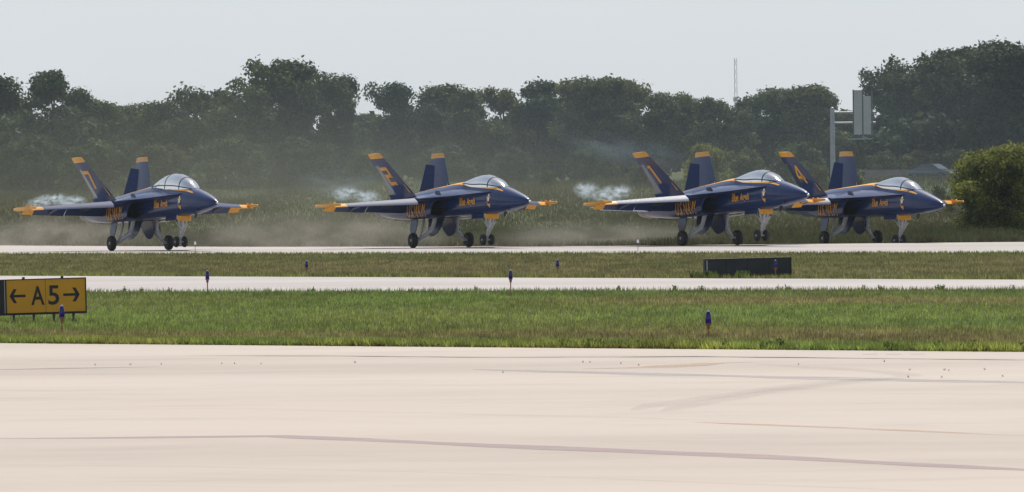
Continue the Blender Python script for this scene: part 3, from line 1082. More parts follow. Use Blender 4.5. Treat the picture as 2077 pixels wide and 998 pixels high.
    # ---- main gear
    def maingear(s):
        mb = MB()
        mb.tube([(0.75, s * 0.62, 1.60), (0.55, s * 0.66, 1.1), (0.42, s * 0.72, 0.80)], [0.12, 0.11, 0.10], 12)
        mb.tube([(0.46, s * 0.70, 0.86), (0.25, s * 0.95, 0.66), (0.04, s * 1.24, 0.44), (0.0, s * 1.30, 0.38)], [0.10, 0.10, 0.085, 0.07], 12)
        mb.tube([(0.0, s * 1.22, 0.38), (0.0, s * 1.68, 0.38)], 0.07, 10)
        mb.tube([(-0.30, s * 0.75, 1.55), (-0.10, s * 0.95, 1.0), (0.02, s * 1.15, 0.56)], [0.06, 0.055, 0.05], 8)
        mb.tube([(0.62, s * 0.55, 1.3), (0.50, s * 0.86, 0.95), (0.26, s * 1.0, 0.72)], 0.03, 8)
        return mb.mesh('main_gear_strut', True, 40)
    for s in (-1, 1):
        mg = link('main_gear_strut', cached(('mg', s), lambda s=s: maingear(s)), M['gearwhite'], root)
        link('tyre', cached(('mt', s), lambda s=s: tyre(s * 1.555, 0.38, 0.29, 0, 0.38)), M['rubber'], mg)
        link('rim', cached(('mr', s), lambda s=s: rim(s * 1.555, 0.38, 0.29, 0, 0.38)), M['rim'], mg)
    def centredoor(s):
        mb = MB()
        outl = [(1.05, 1.50), (0.95, 1.05), (0.62, 0.74), (0.25, 0.58), (-0.10, 0.56), (-0.36, 0.66), (-0.62, 1.0), (-0.80, 1.50)]
        rg = [[Vector((x, s * (0.26 + (1.5 - z) * 0.28 + w), z)) for x, z in outl] for w in (-0.02, 0.02)]
        mb.rings(rg)
        return mb.mesh('main_gear_door', True, 30)
    def outerdoor(s):
        mb = MB()
        outl = [(-0.25, 1.50), (-0.28, 0.95), (-0.40, 0.72), (-0.85, 0.72), (-1.05, 0.98), (-1.08, 1.50)]
        rg = [[Vector((x, s * (1.12 + (1.5 - z) * 0.18 + w), z)) for x, z in outl] for w in (-0.02, 0.02)]
        mb.rings(rg)
        return mb.mesh('outer_gear_door', True, 30)
    for s in (-1, 1):
        link('main_gear_door', cached(('cd', s), lambda s=s: centredoor(s)), blue, root)
        link('outer_gear_door', cached(('od', s), lambda s=s: outerdoor(s)), blue, root)
    def hook():
        mb = MB()
        mb.tube([(-3.2, 0, 1.46), (-4.6, 0, 1.52), (-5.4, 0, 1.56)], [0.05, 0.04, 0.06], 8)
        return mb.mesh('arrestor_hook')
    link('arrestor_hook', cached('hook', hook), M['black'], root)

    # ---- the pilots sit inside: things of their own
    bpy.context.view_layer.update()
    for k, (sx, dz) in enumerate(persons):
        def body():
            mb = MB()
            st = [(2.68, .17, .13, -.12), (2.80, .18, .14, -.12), (2.95, .20, .14, -.13), (3.05, .19, .12, -.13), (3.10, .10, .09, -.12), (3.14, .065, .065, -.11), (3.18, .068, .075, -.10),
                  (3.25, .078, .095, -.09), (3.32, .08, .10, -.09), (3.38, .06, .075, -.10), (3.41, .02, .02, -.10)]
            mb.rings([[Vector((sx + xo + b * math.cos(2 * math.pi * i / 16), a * math.sin(2 * math.pi * i / 16), z + dz - 0.02)) for i in range(16)] for z, a, b, xo in st])
            for s in (-1, 1):
                mb.tube([(sx - 0.13, s * 0.17, 3.0 + dz), (sx - 0.10, s * 0.25, 2.86 + dz), (sx + 0.02, s * 0.27, 2.74 + dz), (sx + 0.24, s * 0.20, 2.78 + dz), (sx + 0.32, s * 0.17, 2.80 + dz)], [.06, .058, .05, .04, .035], 10)
            return mb.mesh('person', True, 60)
        def helmet():
            mb = MB()
            st = [(3.17, .09, .10), (3.22, .115, .125), (3.30, .125, .14), (3.37, .105, .12), (3.42, .06, .07), (3.435, .015, .02)]
            mb.rings([[Vector((sx - 0.11 + b * math.cos(2 * math.pi * i / 20) * (0.80 if (math.cos(2 * math.pi * i / 20) > 0.6 and z < 3.28) else 1), a * math.sin(2 * math.pi * i / 20), z + dz - 0.02)) for i in range(20)] for z, a, b in st])
            return mb.mesh('helmet', True, 60)
        p = link('person', cached(('pil', key, k), body), M['suit'])
        p.matrix_world = root.matrix_world.copy()
        where = {'7': 'leftmost jet', '2': 'jet standing alone mid-picture', '1': 'nose-high jet overlapping the rightmost one', '4': 'rightmost jet'}[num]
        seatname = '' if not two_seat else ('front seat of ' if k == 0 else 'rear seat of ')
        tag(p, 'pilot in a blue suit and gold helmet in the %s%s' % (seatname, where) if seatname else 'pilot in a blue suit and gold helmet in the ' + where, 'person', 'pilots in the cockpits')
        link('helmet', cached(('hel', key, k), helmet), M['helmet'], p)
    return root

def jet_at(px, D, wheel_z=0.012):
    p = at_depth(px, 500, D)
    return Vector((p.x, D, wheel_z + float(terrain(p.x, D))))
PHI = 25.3
JG = 'blue display jets on the runway'
def jet(num, two, px, D, dphi, pitch, label):
    yaw = -R(90 - (PHI + dphi))
    make_jet(num, two, jet_at(px, D), yaw, R(pitch), label, JG)
jet('7', True, 284.7, 300.5, 0.0, 1.9, 'leftmost blue and yellow jet, 7 on its fin, tall two-seat canopy, nose wheels lifted')
jet('2', False, 894.5, 299.5, 0.6, 1.4, 'blue and yellow single-seat jet with 2 on its fin, standing alone mid-picture')
jet('1', False, 1440.5, 296.5, 0.6, 2.5, 'blue and yellow jet with 1 on its fin, nose raised, overlapping the rightmost jet')
jet('4', False, 1726.0, 307.5, -1.5, 0.0, 'rightmost blue and yellow jet with 4 on its fin, all wheels on the runway')

# ------------------------------------------------------------------ trees
def leaf_cloud(cl, per, size, spread, seed, flat=0.75):
    """leaf-sized quads spread through clumps; cl: array of (x, y, z, r)"""
    g = np.random.default_rng(seed)
    V = []
    for x, y, z, r in cl:
        n = max(20, int(per * (r ** 2)))
        d = g.normal(size=(n, 3))
        d /= np.linalg.norm(d, axis=1)[:, None]
        rad = r * (0.35 + 0.65 * g.random(n) ** 0.5) * (1 + spread * g.normal(size=n) * 0.18)
        c = d * rad[:, None] * np.array([1, 1, flat]) + np.array([x, y, z])
        nrm = d * 0.9 + g.normal(size=(n, 3)) * 0.7 + np.array([0, 0, 0.35])
        nrm /= np.linalg.norm(nrm, axis=1)[:, None]
        a = np.cross(nrm, g.normal(size=(n, 3)))
        a /= np.linalg.norm(a, axis=1)[:, None]
        b = np.cross(nrm, a)
        s = size * (0.6 + 0.8 * g.random(n))
        a = a * s[:, None]
        b = b * (s * 0.62)[:, None]
        V.append(np.stack([c - a, c - b * 0.9 + a * 0.1, c + a, c + b * 0.9 + a * 0.1], 1))
    return np.concatenate(V).reshape(-1, 3)

def quad_mesh(name, V):
    me = bpy.data.meshes.new(name)
    nq = len(V) // 4
    me.vertices.add(len(V))
    me.vertices.foreach_set('co', V.astype(np.float32).ravel())
    me.loops.add(len(V))
    me.loops.foreach_set('vertex_index', np.arange(len(V), dtype=np.int32))
    me.polygons.add(nq)
    me.polygons.foreach_set('loop_start', np.arange(0, len(V), 4, dtype=np.int32))
    me.polygons.foreach_set('loop_total', np.full(nq, 4, dtype=np.int32))
    me.update(calc_edges=True)
    return me

def tri_mesh(name, V, colr=None):
    me = bpy.data.meshes.new(name)
    nt_ = len(V) // 3
    me.vertices.add(len(V))
    me.vertices.foreach_set('co', V.astype(np.float32).ravel())
    me.loops.add(len(V))
    me.loops.foreach_set('vertex_index', np.arange(len(V), dtype=np.int32))
    me.polygons.add(nt_)
    me.polygons.foreach_set('loop_start', np.arange(0, len(V), 3, dtype=np.int32))
    me.polygons.foreach_set('loop_total', np.full(nt_, 3, dtype=np.int32))
    me.update(calc_edges=True)
    if colr is not None:
        at = me.color_attributes.new('tint', 'FLOAT_COLOR', 'POINT')
        at.data.foreach_set('color', np.concatenate([colr, np.ones((len(colr), 1))], 1).astype(np.float32).ravel())
    return me

def make_tree_meshes(seed, H=12.0, W=9.0, base=0.22, nl=46, leaf=0.24, per=95, form='round', clump=1.25):
    """trunk + limbs, and a crown of leaf clumps on limb ends; unit height H"""
    g = np.random.default_rng(seed)
    mb = MB()
    lean = g.normal(size=2) * 0.03 * H
    top = np.array([lean[0], lean[1], H * 0.72])
    tp = [np.array([0, 0, -0.4]), np.array([lean[0] * .2, lean[1] * .2, H * .18]), np.array([lean[0] * .6, lean[1] * .6, H * .42]), top]
    rr = [H * .028, H * .021, H * .014, H * .005]
    mb.tube([tuple(p) for p in tp], rr, 9)
    cl = []
    lobes = []
    nlobe = int(g.integers(5, 9)) if form != 'dome' else 12
    for k in range(nlobe):
        a = 2 * math.pi * (k + g.random() * 0.8) / nlobe
        h = H * (base + 0.14 + (0.78 - base) * g.random()) if form != 'dome' else H * (0.06 + 0.30 * (k % 3) + 0.10 * g.random())
        rel = (h / H - base) / (1 - base)
        if form == 'round':
            prof = math.sin(math.pi * min(0.97, 0.18 + 0.80 * rel)) ** 0.7
        elif form == 'column':
            prof = 0.9 - 0.35 * rel
        elif form == 'spread':
            prof = 0.55 + 0.6 * math.sin(math.pi * min(0.95, 0.10 + 0.75 * rel))
        else:
            prof = 1.0 - 0.45 * rel
        R_ = W * 0.5 * prof * (0.55 + 0.40 * g.random())
        lobes.append((R_ * math.cos(a), R_ * math.sin(a), h, W * (0.15 + 0.09 * g.random())))
    lobes.append((top[0], top[1], H * 0.86, W * 0.18))
    lobes.append((top[0] * .5, top[1] * .5, H * 0.60, W * 0.27))
    for (x, y, z, r) in lobes:
        st = np.array([lean[0] * .5, lean[1] * .5, max(H * 0.14, z - H * 0.30)])
        en = np.array([x, y, z])
        mid = (st + en) / 2 + np.array([0, 0, H * 0.03]) + g.normal(size=3) * 0.02 * H
        mb.tube([tuple(st), tuple(mid), tuple(en)], [H * .011, H * .007, H * .003], 6)
        for q in range(max(3, nl // len(lobes))):
            d = g.normal(size=3)
            d /= np.linalg.norm(d)
            c = en + d * r * (0.45 + 0.65 * g.random()) * np.array([1, 1, 0.8])
            rc = clump * (0.55 + 0.7 * g.random())
            if c[2] + rc * .7 > H:
                c[2] = H - rc * 0.7
            cl.append((c[0], c[1], max(c[2], H * base * 0.8), rc))
    trunk = mb.mesh('trunk', True, 60)
    crown = quad_mesh('crown', leaf_cloud(cl, per, leaf, 1.0, seed + 100))
    return trunk, crown

PROTO = {}
def proto(kind):
    if kind not in PROTO:
        k, seed = kind
        if k == 'round':
            PROTO[kind] = make_tree_meshes(seed, 12, 9.5, 0.16, 78, 0.20, 150, 'round', 1.3)
        elif k == 'column':
            PROTO[kind] = make_tree_meshes(seed, 12, 6.8, 0.10, 70, 0.20, 150, 'column', 1.2)
        elif k == 'spread':
            PROTO[kind] = make_tree_meshes(seed, 12, 13, 0.18, 110, 0.19, 150, 'spread', 1.3)
        elif k == 'shrub':
            PROTO[kind] = make_tree_meshes(seed, 12, 15, 0.02, 64, 0.42, 36, 'dome', 2.2)
        elif k == 'bush':
            PROTO[kind] = make_tree_meshes(seed, 12, 15, 0.0, 230, 0.21, 110, 'dome', 1.9)
    return PROTO[kind]

def plant_tree(kind, leafmat, px, top_y, D, wscale=1.0, label='', cat='tree', group=None, name='deciduous_tree', rot=None, base_z=None):
    p = at_depth(px, top_y, D)
    gz = float(terrain(p.x, D)) if base_z is None else base_z
    h = max(p.z - gz, 0.5)
    tr, cr = proto(kind)
    if len(cr.materials) == 0:
        cr.materials.append(leafmat)
    root = bpy.data.objects.new(name, None)
    col.objects.link(root)
    root.location = (p.x, D, gz)
    sc = h / 12.0
    root.scale = (sc * wscale, sc * wscale, sc)
    root.rotation_euler = (0, 0, random.random() * 6.28 if rot is None else rot)
    t = link('trunk', tr, M['bark'], root)
    c = link('crown', cr, None, root)
    c.material_slots[0].link = 'OBJECT'
    c.material_slots[0].material = leafmat
    tag(root, label, cat, group)
    return root

TG = 'trees along the far side of the airfield'
# (kind, seed), leaf, x, crown top, depth, width factor, label
TREES = [
    (('round', 1), 'leaf_dark', 12, 155, 560, 1.1, 'dark tree at the far left edge, behind the rest of the hazy left row'),
    (('round', 2), 'leaf', 105, 143, 552, 1.0, 'round-topped tree highest of the group above the leftmost jet\'s wing tip'),
    (('column', 3), 'leaf', 185, 178, 556, 1.1, 'narrow tree directly above the leftmost jet\'s near fin'),
    (('round', 4), 'leaf_olive', 255, 212, 560, 1.2, 'low tree in the dip of the treeline between the leftmost jet\'s fins'),
    (('round', 1), 'leaf', 330, 205, 548, 1.2, 'low tree in the dip above the leftmost jet\'s canopy'),
    (('round', 2), 'leaf_dark', 410, 182, 556, 1.1, 'mid-height tree rising left of the tall humped crown'),
    (('spread', 5), 'leaf', 545, 120, 545, 0.95, 'tall humped tree with open crown, highest left of the middle jet'),
    (('column', 6), 'leaf', 622, 124, 548, 1.1, 'tall tree forming the right shoulder of the humped crown'),
    (('column', 3), 'leaf_dark', 690, 152, 545, 0.7, 'thin ragged tree beside the gap left of the middle jet\'s fin'),
    (('round', 4), 'leaf', 735, 232, 575, 1.1, 'low hazy tree inside the gap above the middle jet\'s near fin'),
    (('round', 7), 'leaf_dark', 812, 168, 540, 0.95, 'round dark tree right of the gap, above the middle jet\'s fins'),
    (('column', 8), 'leaf', 885, 168, 545, 1.3, 'dark tree straight above the middle jet\'s far fin'),
    (('round', 1), 'leaf', 955, 183, 540, 1.0, 'tree above the middle jet\'s spine, left of its canopy'),
    (('round', 2), 'leaf_olive', 1022, 176, 545, 0.9, 'tree above the middle jet\'s nose'),
    (('column', 6), 'leaf_dark', 1092, 164, 542, 1.1, 'pointed dark tree above the middle jet\'s far wing tip'),
    (('column', 3), 'leaf', 1138, 170, 548, 1.0, 'slim tree between the pointed dark tree and the ragged pale one'),
    (('round', 4), 'leaf_olive', 1205, 158, 536, 1.0, 'ragged tree with sky showing through left of the raised-nose jet'),
    (('column', 8), 'leaf_olive', 1262, 160, 540, 1.1, 'tree just left of the raised-nose jet\'s near fin'),
    (('round', 7), 'leaf_olive', 1330, 188, 536, 1.0, 'lower tree above the near fin of the raised-nose jet'),
    (('round', 1), 'leaf_olive', 1395, 192, 540, 1.0, 'lower tree between the two fins of the raised-nose jet'),
    (('round', 2), 'leaf_olive', 1455, 197, 536, 0.9, 'low tree left of the far radio mast'),
    (('column', 6), 'leaf_dark', 1512, 195, 545, 1.2, 'low dark tree under the far radio mast'),
    (('round', 4), 'leaf', 1572, 180, 540, 1.0, 'tree right of the radio mast, left of the highest crown there'),
    (('column', 8), 'leaf_olive', 1632, 168, 536, 1.3, 'tallest tree between the radio mast and the road sign'),
    (('round', 7), 'leaf_olive', 1683, 190, 546, 0.8, 'yellowish tree immediately left of the road sign post'),
    (('round', 2), 'leaf', 1745, 212, 640, 1.0, 'distant tree seen behind the road sign panels'),
    (('spread', 9), 'leaf_dark', 1908, 100, 560, 0.85, 'big dark spreading tree with visible limbs right of the road sign'),
    (('spread', 5), 'leaf_dark', 2000, 82, 556, 1.1, 'big dark tree at the right edge, highest in the picture'),
    (('spread', 10), 'leaf_dark', 1965, 96, 575, 0.95, 'big dark tree behind the two largest crowns at right'),
    (('round', 4), 'leaf_dark', 2090, 90, 552, 1.2, 'big dark tree cut by the right edge of the picture'),
]
for kd, lf, x, y, D, w, lab in TREES:
    plant_tree(kd, M[lf], x, y, D, w, lab, 'tree', TG)

SG = 'shrubs on the bank behind the runway'
SHRUBS = [
    (('shrub', 21), 'leaf_dark', 60, 268, 500, 1.0, 'dark shrub at the far left below the treeline'),
    (('shrub', 22), 'leaf', 190, 285, 495, 1.1, 'shrub behind the leftmost jet\'s near fin'),
    (('shrub', 23), 'leaf_olive', 330, 292, 490, 1.1, 'olive shrub behind the leftmost jet\'s canopy'),
    (('shrub', 21), 'leaf', 470, 272, 498, 1.2, 'shrub under the tall humped tree'),
    (('shrub', 22), 'leaf_dark', 610, 280, 495, 1.1, 'dark shrub under the humped tree\'s right shoulder'),
    (('shrub', 23), 'leaf', 740, 300, 490, 1.1, 'shrub in the gap behind the middle jet\'s near fin'),
    (('shrub', 21), 'leaf_dark', 900, 290, 495, 1.2, 'dark shrub behind the middle jet\'s far fin'),
    (('shrub', 22), 'leaf_dark', 1040, 300, 492, 1.1, 'dark shrub behind the middle jet\'s canopy'),
    (('shrub', 23), 'leaf_olive', 1110, 345, 470, 1.0, 'low olive shrub above the middle jet\'s far wing tip'),
    (('shrub', 21), 'leaf', 1200, 290, 494, 1.0, 'shrub left of the raised-nose jet\'s smoke'),
    (('shrub', 22), 'leaf_olive', 1300, 330, 478, 0.9, 'olive shrub right behind the near fin of the raised-nose jet'),
    (('shrub', 23), 'leaf_bright', 1430, 290, 484, 0.9, 'bright green shrub behind the far fin of the raised-nose jet'),
    (('shrub', 21), 'leaf_olive', 1500, 300, 488, 0.9, 'olive shrub above the canopy of the raised-nose jet'),
    (('shrub', 22), 'leaf', 1620, 290, 490, 1.0, 'shrub behind the rightmost jet\'s near fin'),
    (('shrub', 23), 'leaf_olive', 1660, 335, 470, 0.7, 'olive shrub between the rightmost jet\'s fins'),
    (('shrub', 22), 'leaf', 1790, 308, 540, 1.0, 'shrub beyond the highway below the sign panels'),
    (('shrub', 21), 'leaf_olive', 1862, 302, 545, 1.0, 'shrub beyond the highway above the car'),
    (('shrub', 23), 'leaf', 1935, 302, 540, 0.9, 'shrub beyond the highway right of the car'),
    (('shrub', 22), 'leaf_bright', 1735, 352, 450, 0.6, 'bright shrub beside the rightmost jet\'s far fin'),
    (('shrub', 21), 'leaf_olive', 1905, 375, 448, 0.55, 'olive shrub in front of the car'),
    (('shrub', 23), 'leaf_olive', 1985, 368, 440, 0.6, 'olive shrub between the car and the big bush'),
    (('shrub', 22), 'leaf_bright', 1925, 395, 425, 0.5, 'small bright shrub above the rightmost jet\'s nose'),
    (('shrub', 21), 'leaf', 1850, 398, 430, 0.6, 'low shrub behind the rightmost jet\'s canopy'),
]
for kd, lf, x, y, D, w, lab in SHRUBS:
    plant_tree(kd, M[lf], x, y, D, w, lab, 'shrub', SG, 'shrub')
plant_tree(('bush', 31), M['leaf_bright'], 2044, 296, 378, 1.0, 'large yellow-green bush at the right edge just behind the runway', 'bush', None, 'bush')

# understorey that reads as one dark mass between the trunks
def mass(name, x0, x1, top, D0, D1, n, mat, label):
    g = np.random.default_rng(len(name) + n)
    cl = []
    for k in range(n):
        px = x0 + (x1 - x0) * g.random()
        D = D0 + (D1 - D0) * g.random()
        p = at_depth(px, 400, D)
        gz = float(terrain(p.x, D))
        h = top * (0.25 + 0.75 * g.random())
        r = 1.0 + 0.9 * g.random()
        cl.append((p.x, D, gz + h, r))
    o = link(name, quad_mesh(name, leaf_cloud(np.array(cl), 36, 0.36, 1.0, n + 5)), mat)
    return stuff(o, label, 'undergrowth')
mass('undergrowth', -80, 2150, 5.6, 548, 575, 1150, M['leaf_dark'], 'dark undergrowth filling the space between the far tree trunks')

# ------------------------------------------------------------------ grass
def blades(name, region, n, h0, h1, w, palette, label, seed, zoff=0.0, lean=0.5):
    """region(g, n) gives X, D arrays; palette(X, D, g) gives colours and height factors"""
    g = np.random.default_rng(seed)
    X, D = region(g, n)
    n = len(X)
    colr, hf = palette(X, D, g)
    z = terrain(X, D) + zoff
    h = (h0 + (h1 - h0) * g.random(n)) * hf
    a = g.random(n) * 2 * np.pi
    wv = np.stack([np.cos(a), np.sin(a), np.zeros(n)], 1) * (w * (0.6 + 0.8 * g.random(n)))[:, None] * 0.5
    b = np.stack([X, D, z - 0.01], 1)
    la = g.random(n) * 2 * np.pi
    tip = b + np.stack([np.cos(la) * lean * h * g.random(n), np.sin(la) * lean * h * g.random(n), h], 1)
    V = np.stack([b - wv, b + wv, tip], 1).reshape(-1, 3)
    C = np.repeat(colr, 3, axis=0)
    o = link(name, tri_mesh(name, V, C), M['blade'])
    return stuff(o, label, 'grass')

def lerp3(a, b, t):
    return np.array(a)[None] * (1 - t[:, None]) + np.array(b)[None] * t[:, None]

def cells(X, D, cx, cd, amp):
    i = np.floor(X / cx + 0.35 * np.sin(D * 1.7 / cd)).astype(np.int64)
    j = np.floor(D / cd + 0.35 * np.sin(X * 2.1 / cx)).astype(np.int64)
    h = np.sin(i * 127.1 + j * 311.7) * 43758.5453
    return (1 - amp + 2 * amp * (h - np.floor(h)))[:, None]

def waves(X, D, sx, sd, ph):
    return 0.5 + 0.25 * np.sin(X * sx + ph + 1.7 * np.sin(D * sd * 0.7 + ph)) + 0.25 * np.sin(D * sd + 2.3 * ph + 1.3 * np.sin(X * sx * 0.6))

def strip(near, far, power=1.0, margin=3.0, m0=0.0, m1=0.0):
    def f(g, n):
        u = g.random(n) * 2 - 1
        v = g.random(n) ** power
        X = u * 1.0
        Dm = near(0) + (far(0) - near(0)) * v
        X = u * (Dm * PW / 2 / FPX * 1.06 + margin)
        a, b = near(X) + m0, far(X) - m1
        D = a + (b - a) * v
        return X, D
    return f

GREEN, LIME, OLIVE, DRY, DEEP = (0.105, 0.160, 0.034), (0.170, 0.190, 0.042), (0.130, 0.132, 0.044), (0.200, 0.150, 0.075), (0.072, 0.115, 0.034)

def pal_front(X, D, g):
    d = D - L_apron(X)
    tot = L_tx_near(X) - L_apron(X)
    q = d / tot
    n = len(X)
    c = lerp3(GREEN, OLIVE, waves(X, D, 0.35, 0.16, 0.4))
    edge = np.clip(1 - d / 3.2, 0, 1)
    c = c * (1 - edge[:, None]) + lerp3(LIME, GREEN, waves(X, D, 1.3, 0.9, 2.0)) * edge[:, None]
    band = np.exp(-((q - 0.13 - 0.02 * np.sin(X * 0.3)) / 0.055) ** 2)            # dry strip
    c = c * (1 - 0.75 * band[:, None]) + np.array(DRY)[None] * 0.72 * 0.75 * band[:, None]
    lush = np.exp(-((q - 0.42) / 0.14) ** 2)
    c = c * (1 - 0.7 * lush[:, None]) + lerp3((0.105, 0.185, 0.046), (0.150, 0.200, 0.045), waves(X, D, 0.5, 0.3, 1.0)) * 0.7 * lush[:, None]
    dryb = np.exp(-((q - 0.72) / 0.06) ** 2) * np.clip((X + 1) / 5, 0, 1)
    c = c * (1 - 0.7 * dryb[:, None]) + np.array(DRY)[None] * 0.7 * dryb[:, None]
    dark = np.clip((q - 0.80) / 0.1, 0, 1)
    c = c * (1 - 0.6 * dark[:, None]) + np.array(DEEP)[None] * 0.6 * dark[:, None]
    c = c * np.array((1.66, 1.55, 1.60))[None] * (0.55 + 0.9 * g.random(n))[:, None] * cells(X, D, 0.22, 1.1, 0.30) * cells(X, D, 1.6, 5.0, 0.14)
    dry1 = g.random(n) < 0.05
    c[dry1] = np.array((0.22, 0.19, 0.10))
    hf = 1.0 + 0.55 * edge * (0.5 + waves(X, D, 2.1, 1.7, 0.3)) + 0.5 * np.clip((q - 0.9) / 0.1, 0, 1)
    return c, hf

def pal_mid(X, D, g):
    q = (D - L_tx_far(X)) / (L_rw_near(X) - L_tx_far(X))
    n = len(X)
    c = lerp3((0.160, 0.160, 0.060), (0.210, 0.182, 0.085), waves(X, D, 0.25, 0.09, 0.9))
    edge = np.clip(1 - q / 0.07, 0, 1)
    c = c * (1 - edge[:, None]) + np.array((0.170, 0.185, 0.042))[None] * edge[:, None]
    far_ = np.clip((q - 0.82) / 0.1, 0, 1)
    c = c * (1 - 0.6 * far_[:, None]) + np.array((0.120, 0.155, 0.042))[None] * 0.6 * far_[:, None]
    c = c * (0.6 + 0.8 * g.random(n))[:, None] * cells(X, D, 0.5, 4.0, 0.25) * cells(X, D, 4.0, 9.0, 0.12)
    return c, 1.0 + 0.4 * edge + 0.3 * far_

def pal_far(X, D, g):
    n = len(X)
    c = lerp3((0.056, 0.066, 0.028), (0.078, 0.072, 0.036), waves(X, D, 0.12, 0.06, 0.2))
    c = c * (0.7 + 0.6 * g.random(n))[:, None] * cells(X, D, 1.1, 6.0, 0.2)
    return c, 0.6 + 0.8 * waves(X, D, 0.5, 0.11, 1.5)

blades('near_grass', strip(L_apron, L_tx_near, 1.25, 2.0), 230000, 0.04, 0.12, 0.022, pal_front, 'mown green grass strip between the pale apron and the taxiway', 3)
blades('near_grass_edge', strip(L_apron, lambda X: L_apron(X) + 4.5, 2.2, 2.0, -0.12), 50000, 0.04, 0.115, 0.022, pal_front, 'longer yellow-green grass fringe along the apron edge', 4, lean=0.9)
blades('middle_grass', strip(L_tx_far, L_rw_near, 1.0, 4.0), 120000, 0.06, 0.14, 0.04, pal_mid, 'olive grass strip between the taxiway and the runway', 5)
def bank(g, n):
    D = 320 + 185 * g.random(n) ** 1.3
    X = (g.random(n) * 2 - 1) * (D * PW / 2 / FPX * 1.08 + 4)
    k = D > L_rw_far(X) + 0.5
    return X[k], D[k]
blades('bank_grass', bank, 230000, 0.15, 0.42, 0.08, pal_far, 'rough unmown grass on the bank behind the runway', 6, lean=0.6)
# clover heads and tall weeds
def clover():
    g = np.random.default_rng(8)
    n = 520
    q = np.clip(g.normal(0.40, 0.16, n), 0.03, 0.97)
    X = (g.random(n) * 2 - 1) * 14
    D = L_apron(X) + (L_tx_near(X) - L_apron(X)) * q
    V = []
    for x, d in zip(X, D):
        r = 0.010 + 0.012 * g.random()
        z = 0.10 + 0.06 * g.random()
        V += [(x - r, d, z), (x + r, d, z), (x, d - r, z + r * 1.2), (x - r, d, z), (x, d + r, z + r * 1.2), (x + r, d, z), (x, d - r, z + r * 1.2), (x, d + r, z + r * 1.2), (x - r, d, z)]
    o = link('clover_flowers', tri_mesh('clover_flowers', np.array(V)), M['white_mark'])
    stuff(o, 'tiny white clover heads scattered through the near grass', 'clover')
clover()
def weeds(name, spots, h, n, label, seed, c=(0.10, 0.13, 0.035)):
    g = np.random.default_rng(seed)
    V, C = [], []
    for (x, d) in spots:
        for k in range(n):
            a = g.random() * 6.28
            hh = h * (0.4 + 0.7 * g.random())
            bx, bd = x + g.normal() * h * 0.22, d + g.normal() * h * 0.22
            gz = float(terrain(bx, bd)) + 0.01
            w = (0.016 + 0.012 * g.random()) * min(1, h / 0.2)
            tx, td = bx + math.cos(a) * hh * 0.45 * g.random(), bd + math.sin(a) * hh * 0.45 * g.random()
            V += [(bx - w, bd, gz), (bx + w, bd, gz), (tx, td, gz + hh)]
            for lf in range(2):
                t = 0.3 + 0.6 * g.random()
                mx_, md, mz = bx + (tx - bx) * t, bd + (td - bd) * t, gz + hh * t
                b2 = g.random() * 6.28
                l = hh * 0.3
                V += [(mx_, md, mz - 0.012), (mx_, md, mz + 0.02), (mx_ + math.cos(b2) * l, md + math.sin(b2) * l, mz + 0.5 * l * g.random())]
            cc = np.array(c) * (0.7 + 0.7 * g.random())
            C += [cc] * 9
    o = link(name, tri_mesh(name, np.array(V), np.array(C)), M['blade'])
    stuff(o, label, 'weeds')
gp = np.random.default_rng(77)
spots = []
for k in range(16):
    p = on_ground(1400 + 130 * gp.random(), 563.5 + 1.5 * gp.random())
    spots.append((p.x, p.y))
weeds('weeds', spots, 0.24, 8, 'tall weeds growing in front of the black sign back', 9)
spots = []
for px in list(gp.random(12) * 900 + 1177) + list(gp.random(5) * 1000 + 200):
    p = on_ground(px, 588)
    spots.append((p.x, L_tx_near(p.x) - 0.3))
weeds('verge_weeds', spots, 0.15, 9, 'scattered taller weeds along the near verge of the taxiway', 10, (0.085, 0.13, 0.035))
spots = []
for k in range(24):
    px = 1100 + 1000 * gp.random()
    p = on_ground(px, 700 + 8 * gp.random())
    spots.append((p.x, L_apron(p.x) + 0.25 * gp.random()))
weeds('apron_edge_tufts', spots, 0.17, 14, 'dark leafy tufts in the grass fringe of the apron', 12, (0.075, 0.12, 0.03))
def crack_weeds():
    spots = []
    for px, py in ((1182, 737), (1198, 737), (1260, 740), (1296, 743), (1620, 742), (1795, 736), (1845, 753), (1915, 753), (1925, 754), (1998, 752), (1843, 768), (1910, 768), (2035, 766), (193, 743), (265, 742), (327, 741), (450, 740), (475, 740), (530, 740), (720, 738), (1020, 758)):
        p = on_ground(px, py)
        spots.append((p.x, p.y))
    weeds('crack_weeds', spots, 0.028, 4, 'small dry weeds growing from cracks in the apron', 13, (0.32, 0.26, 0.18))
crack_weeds()

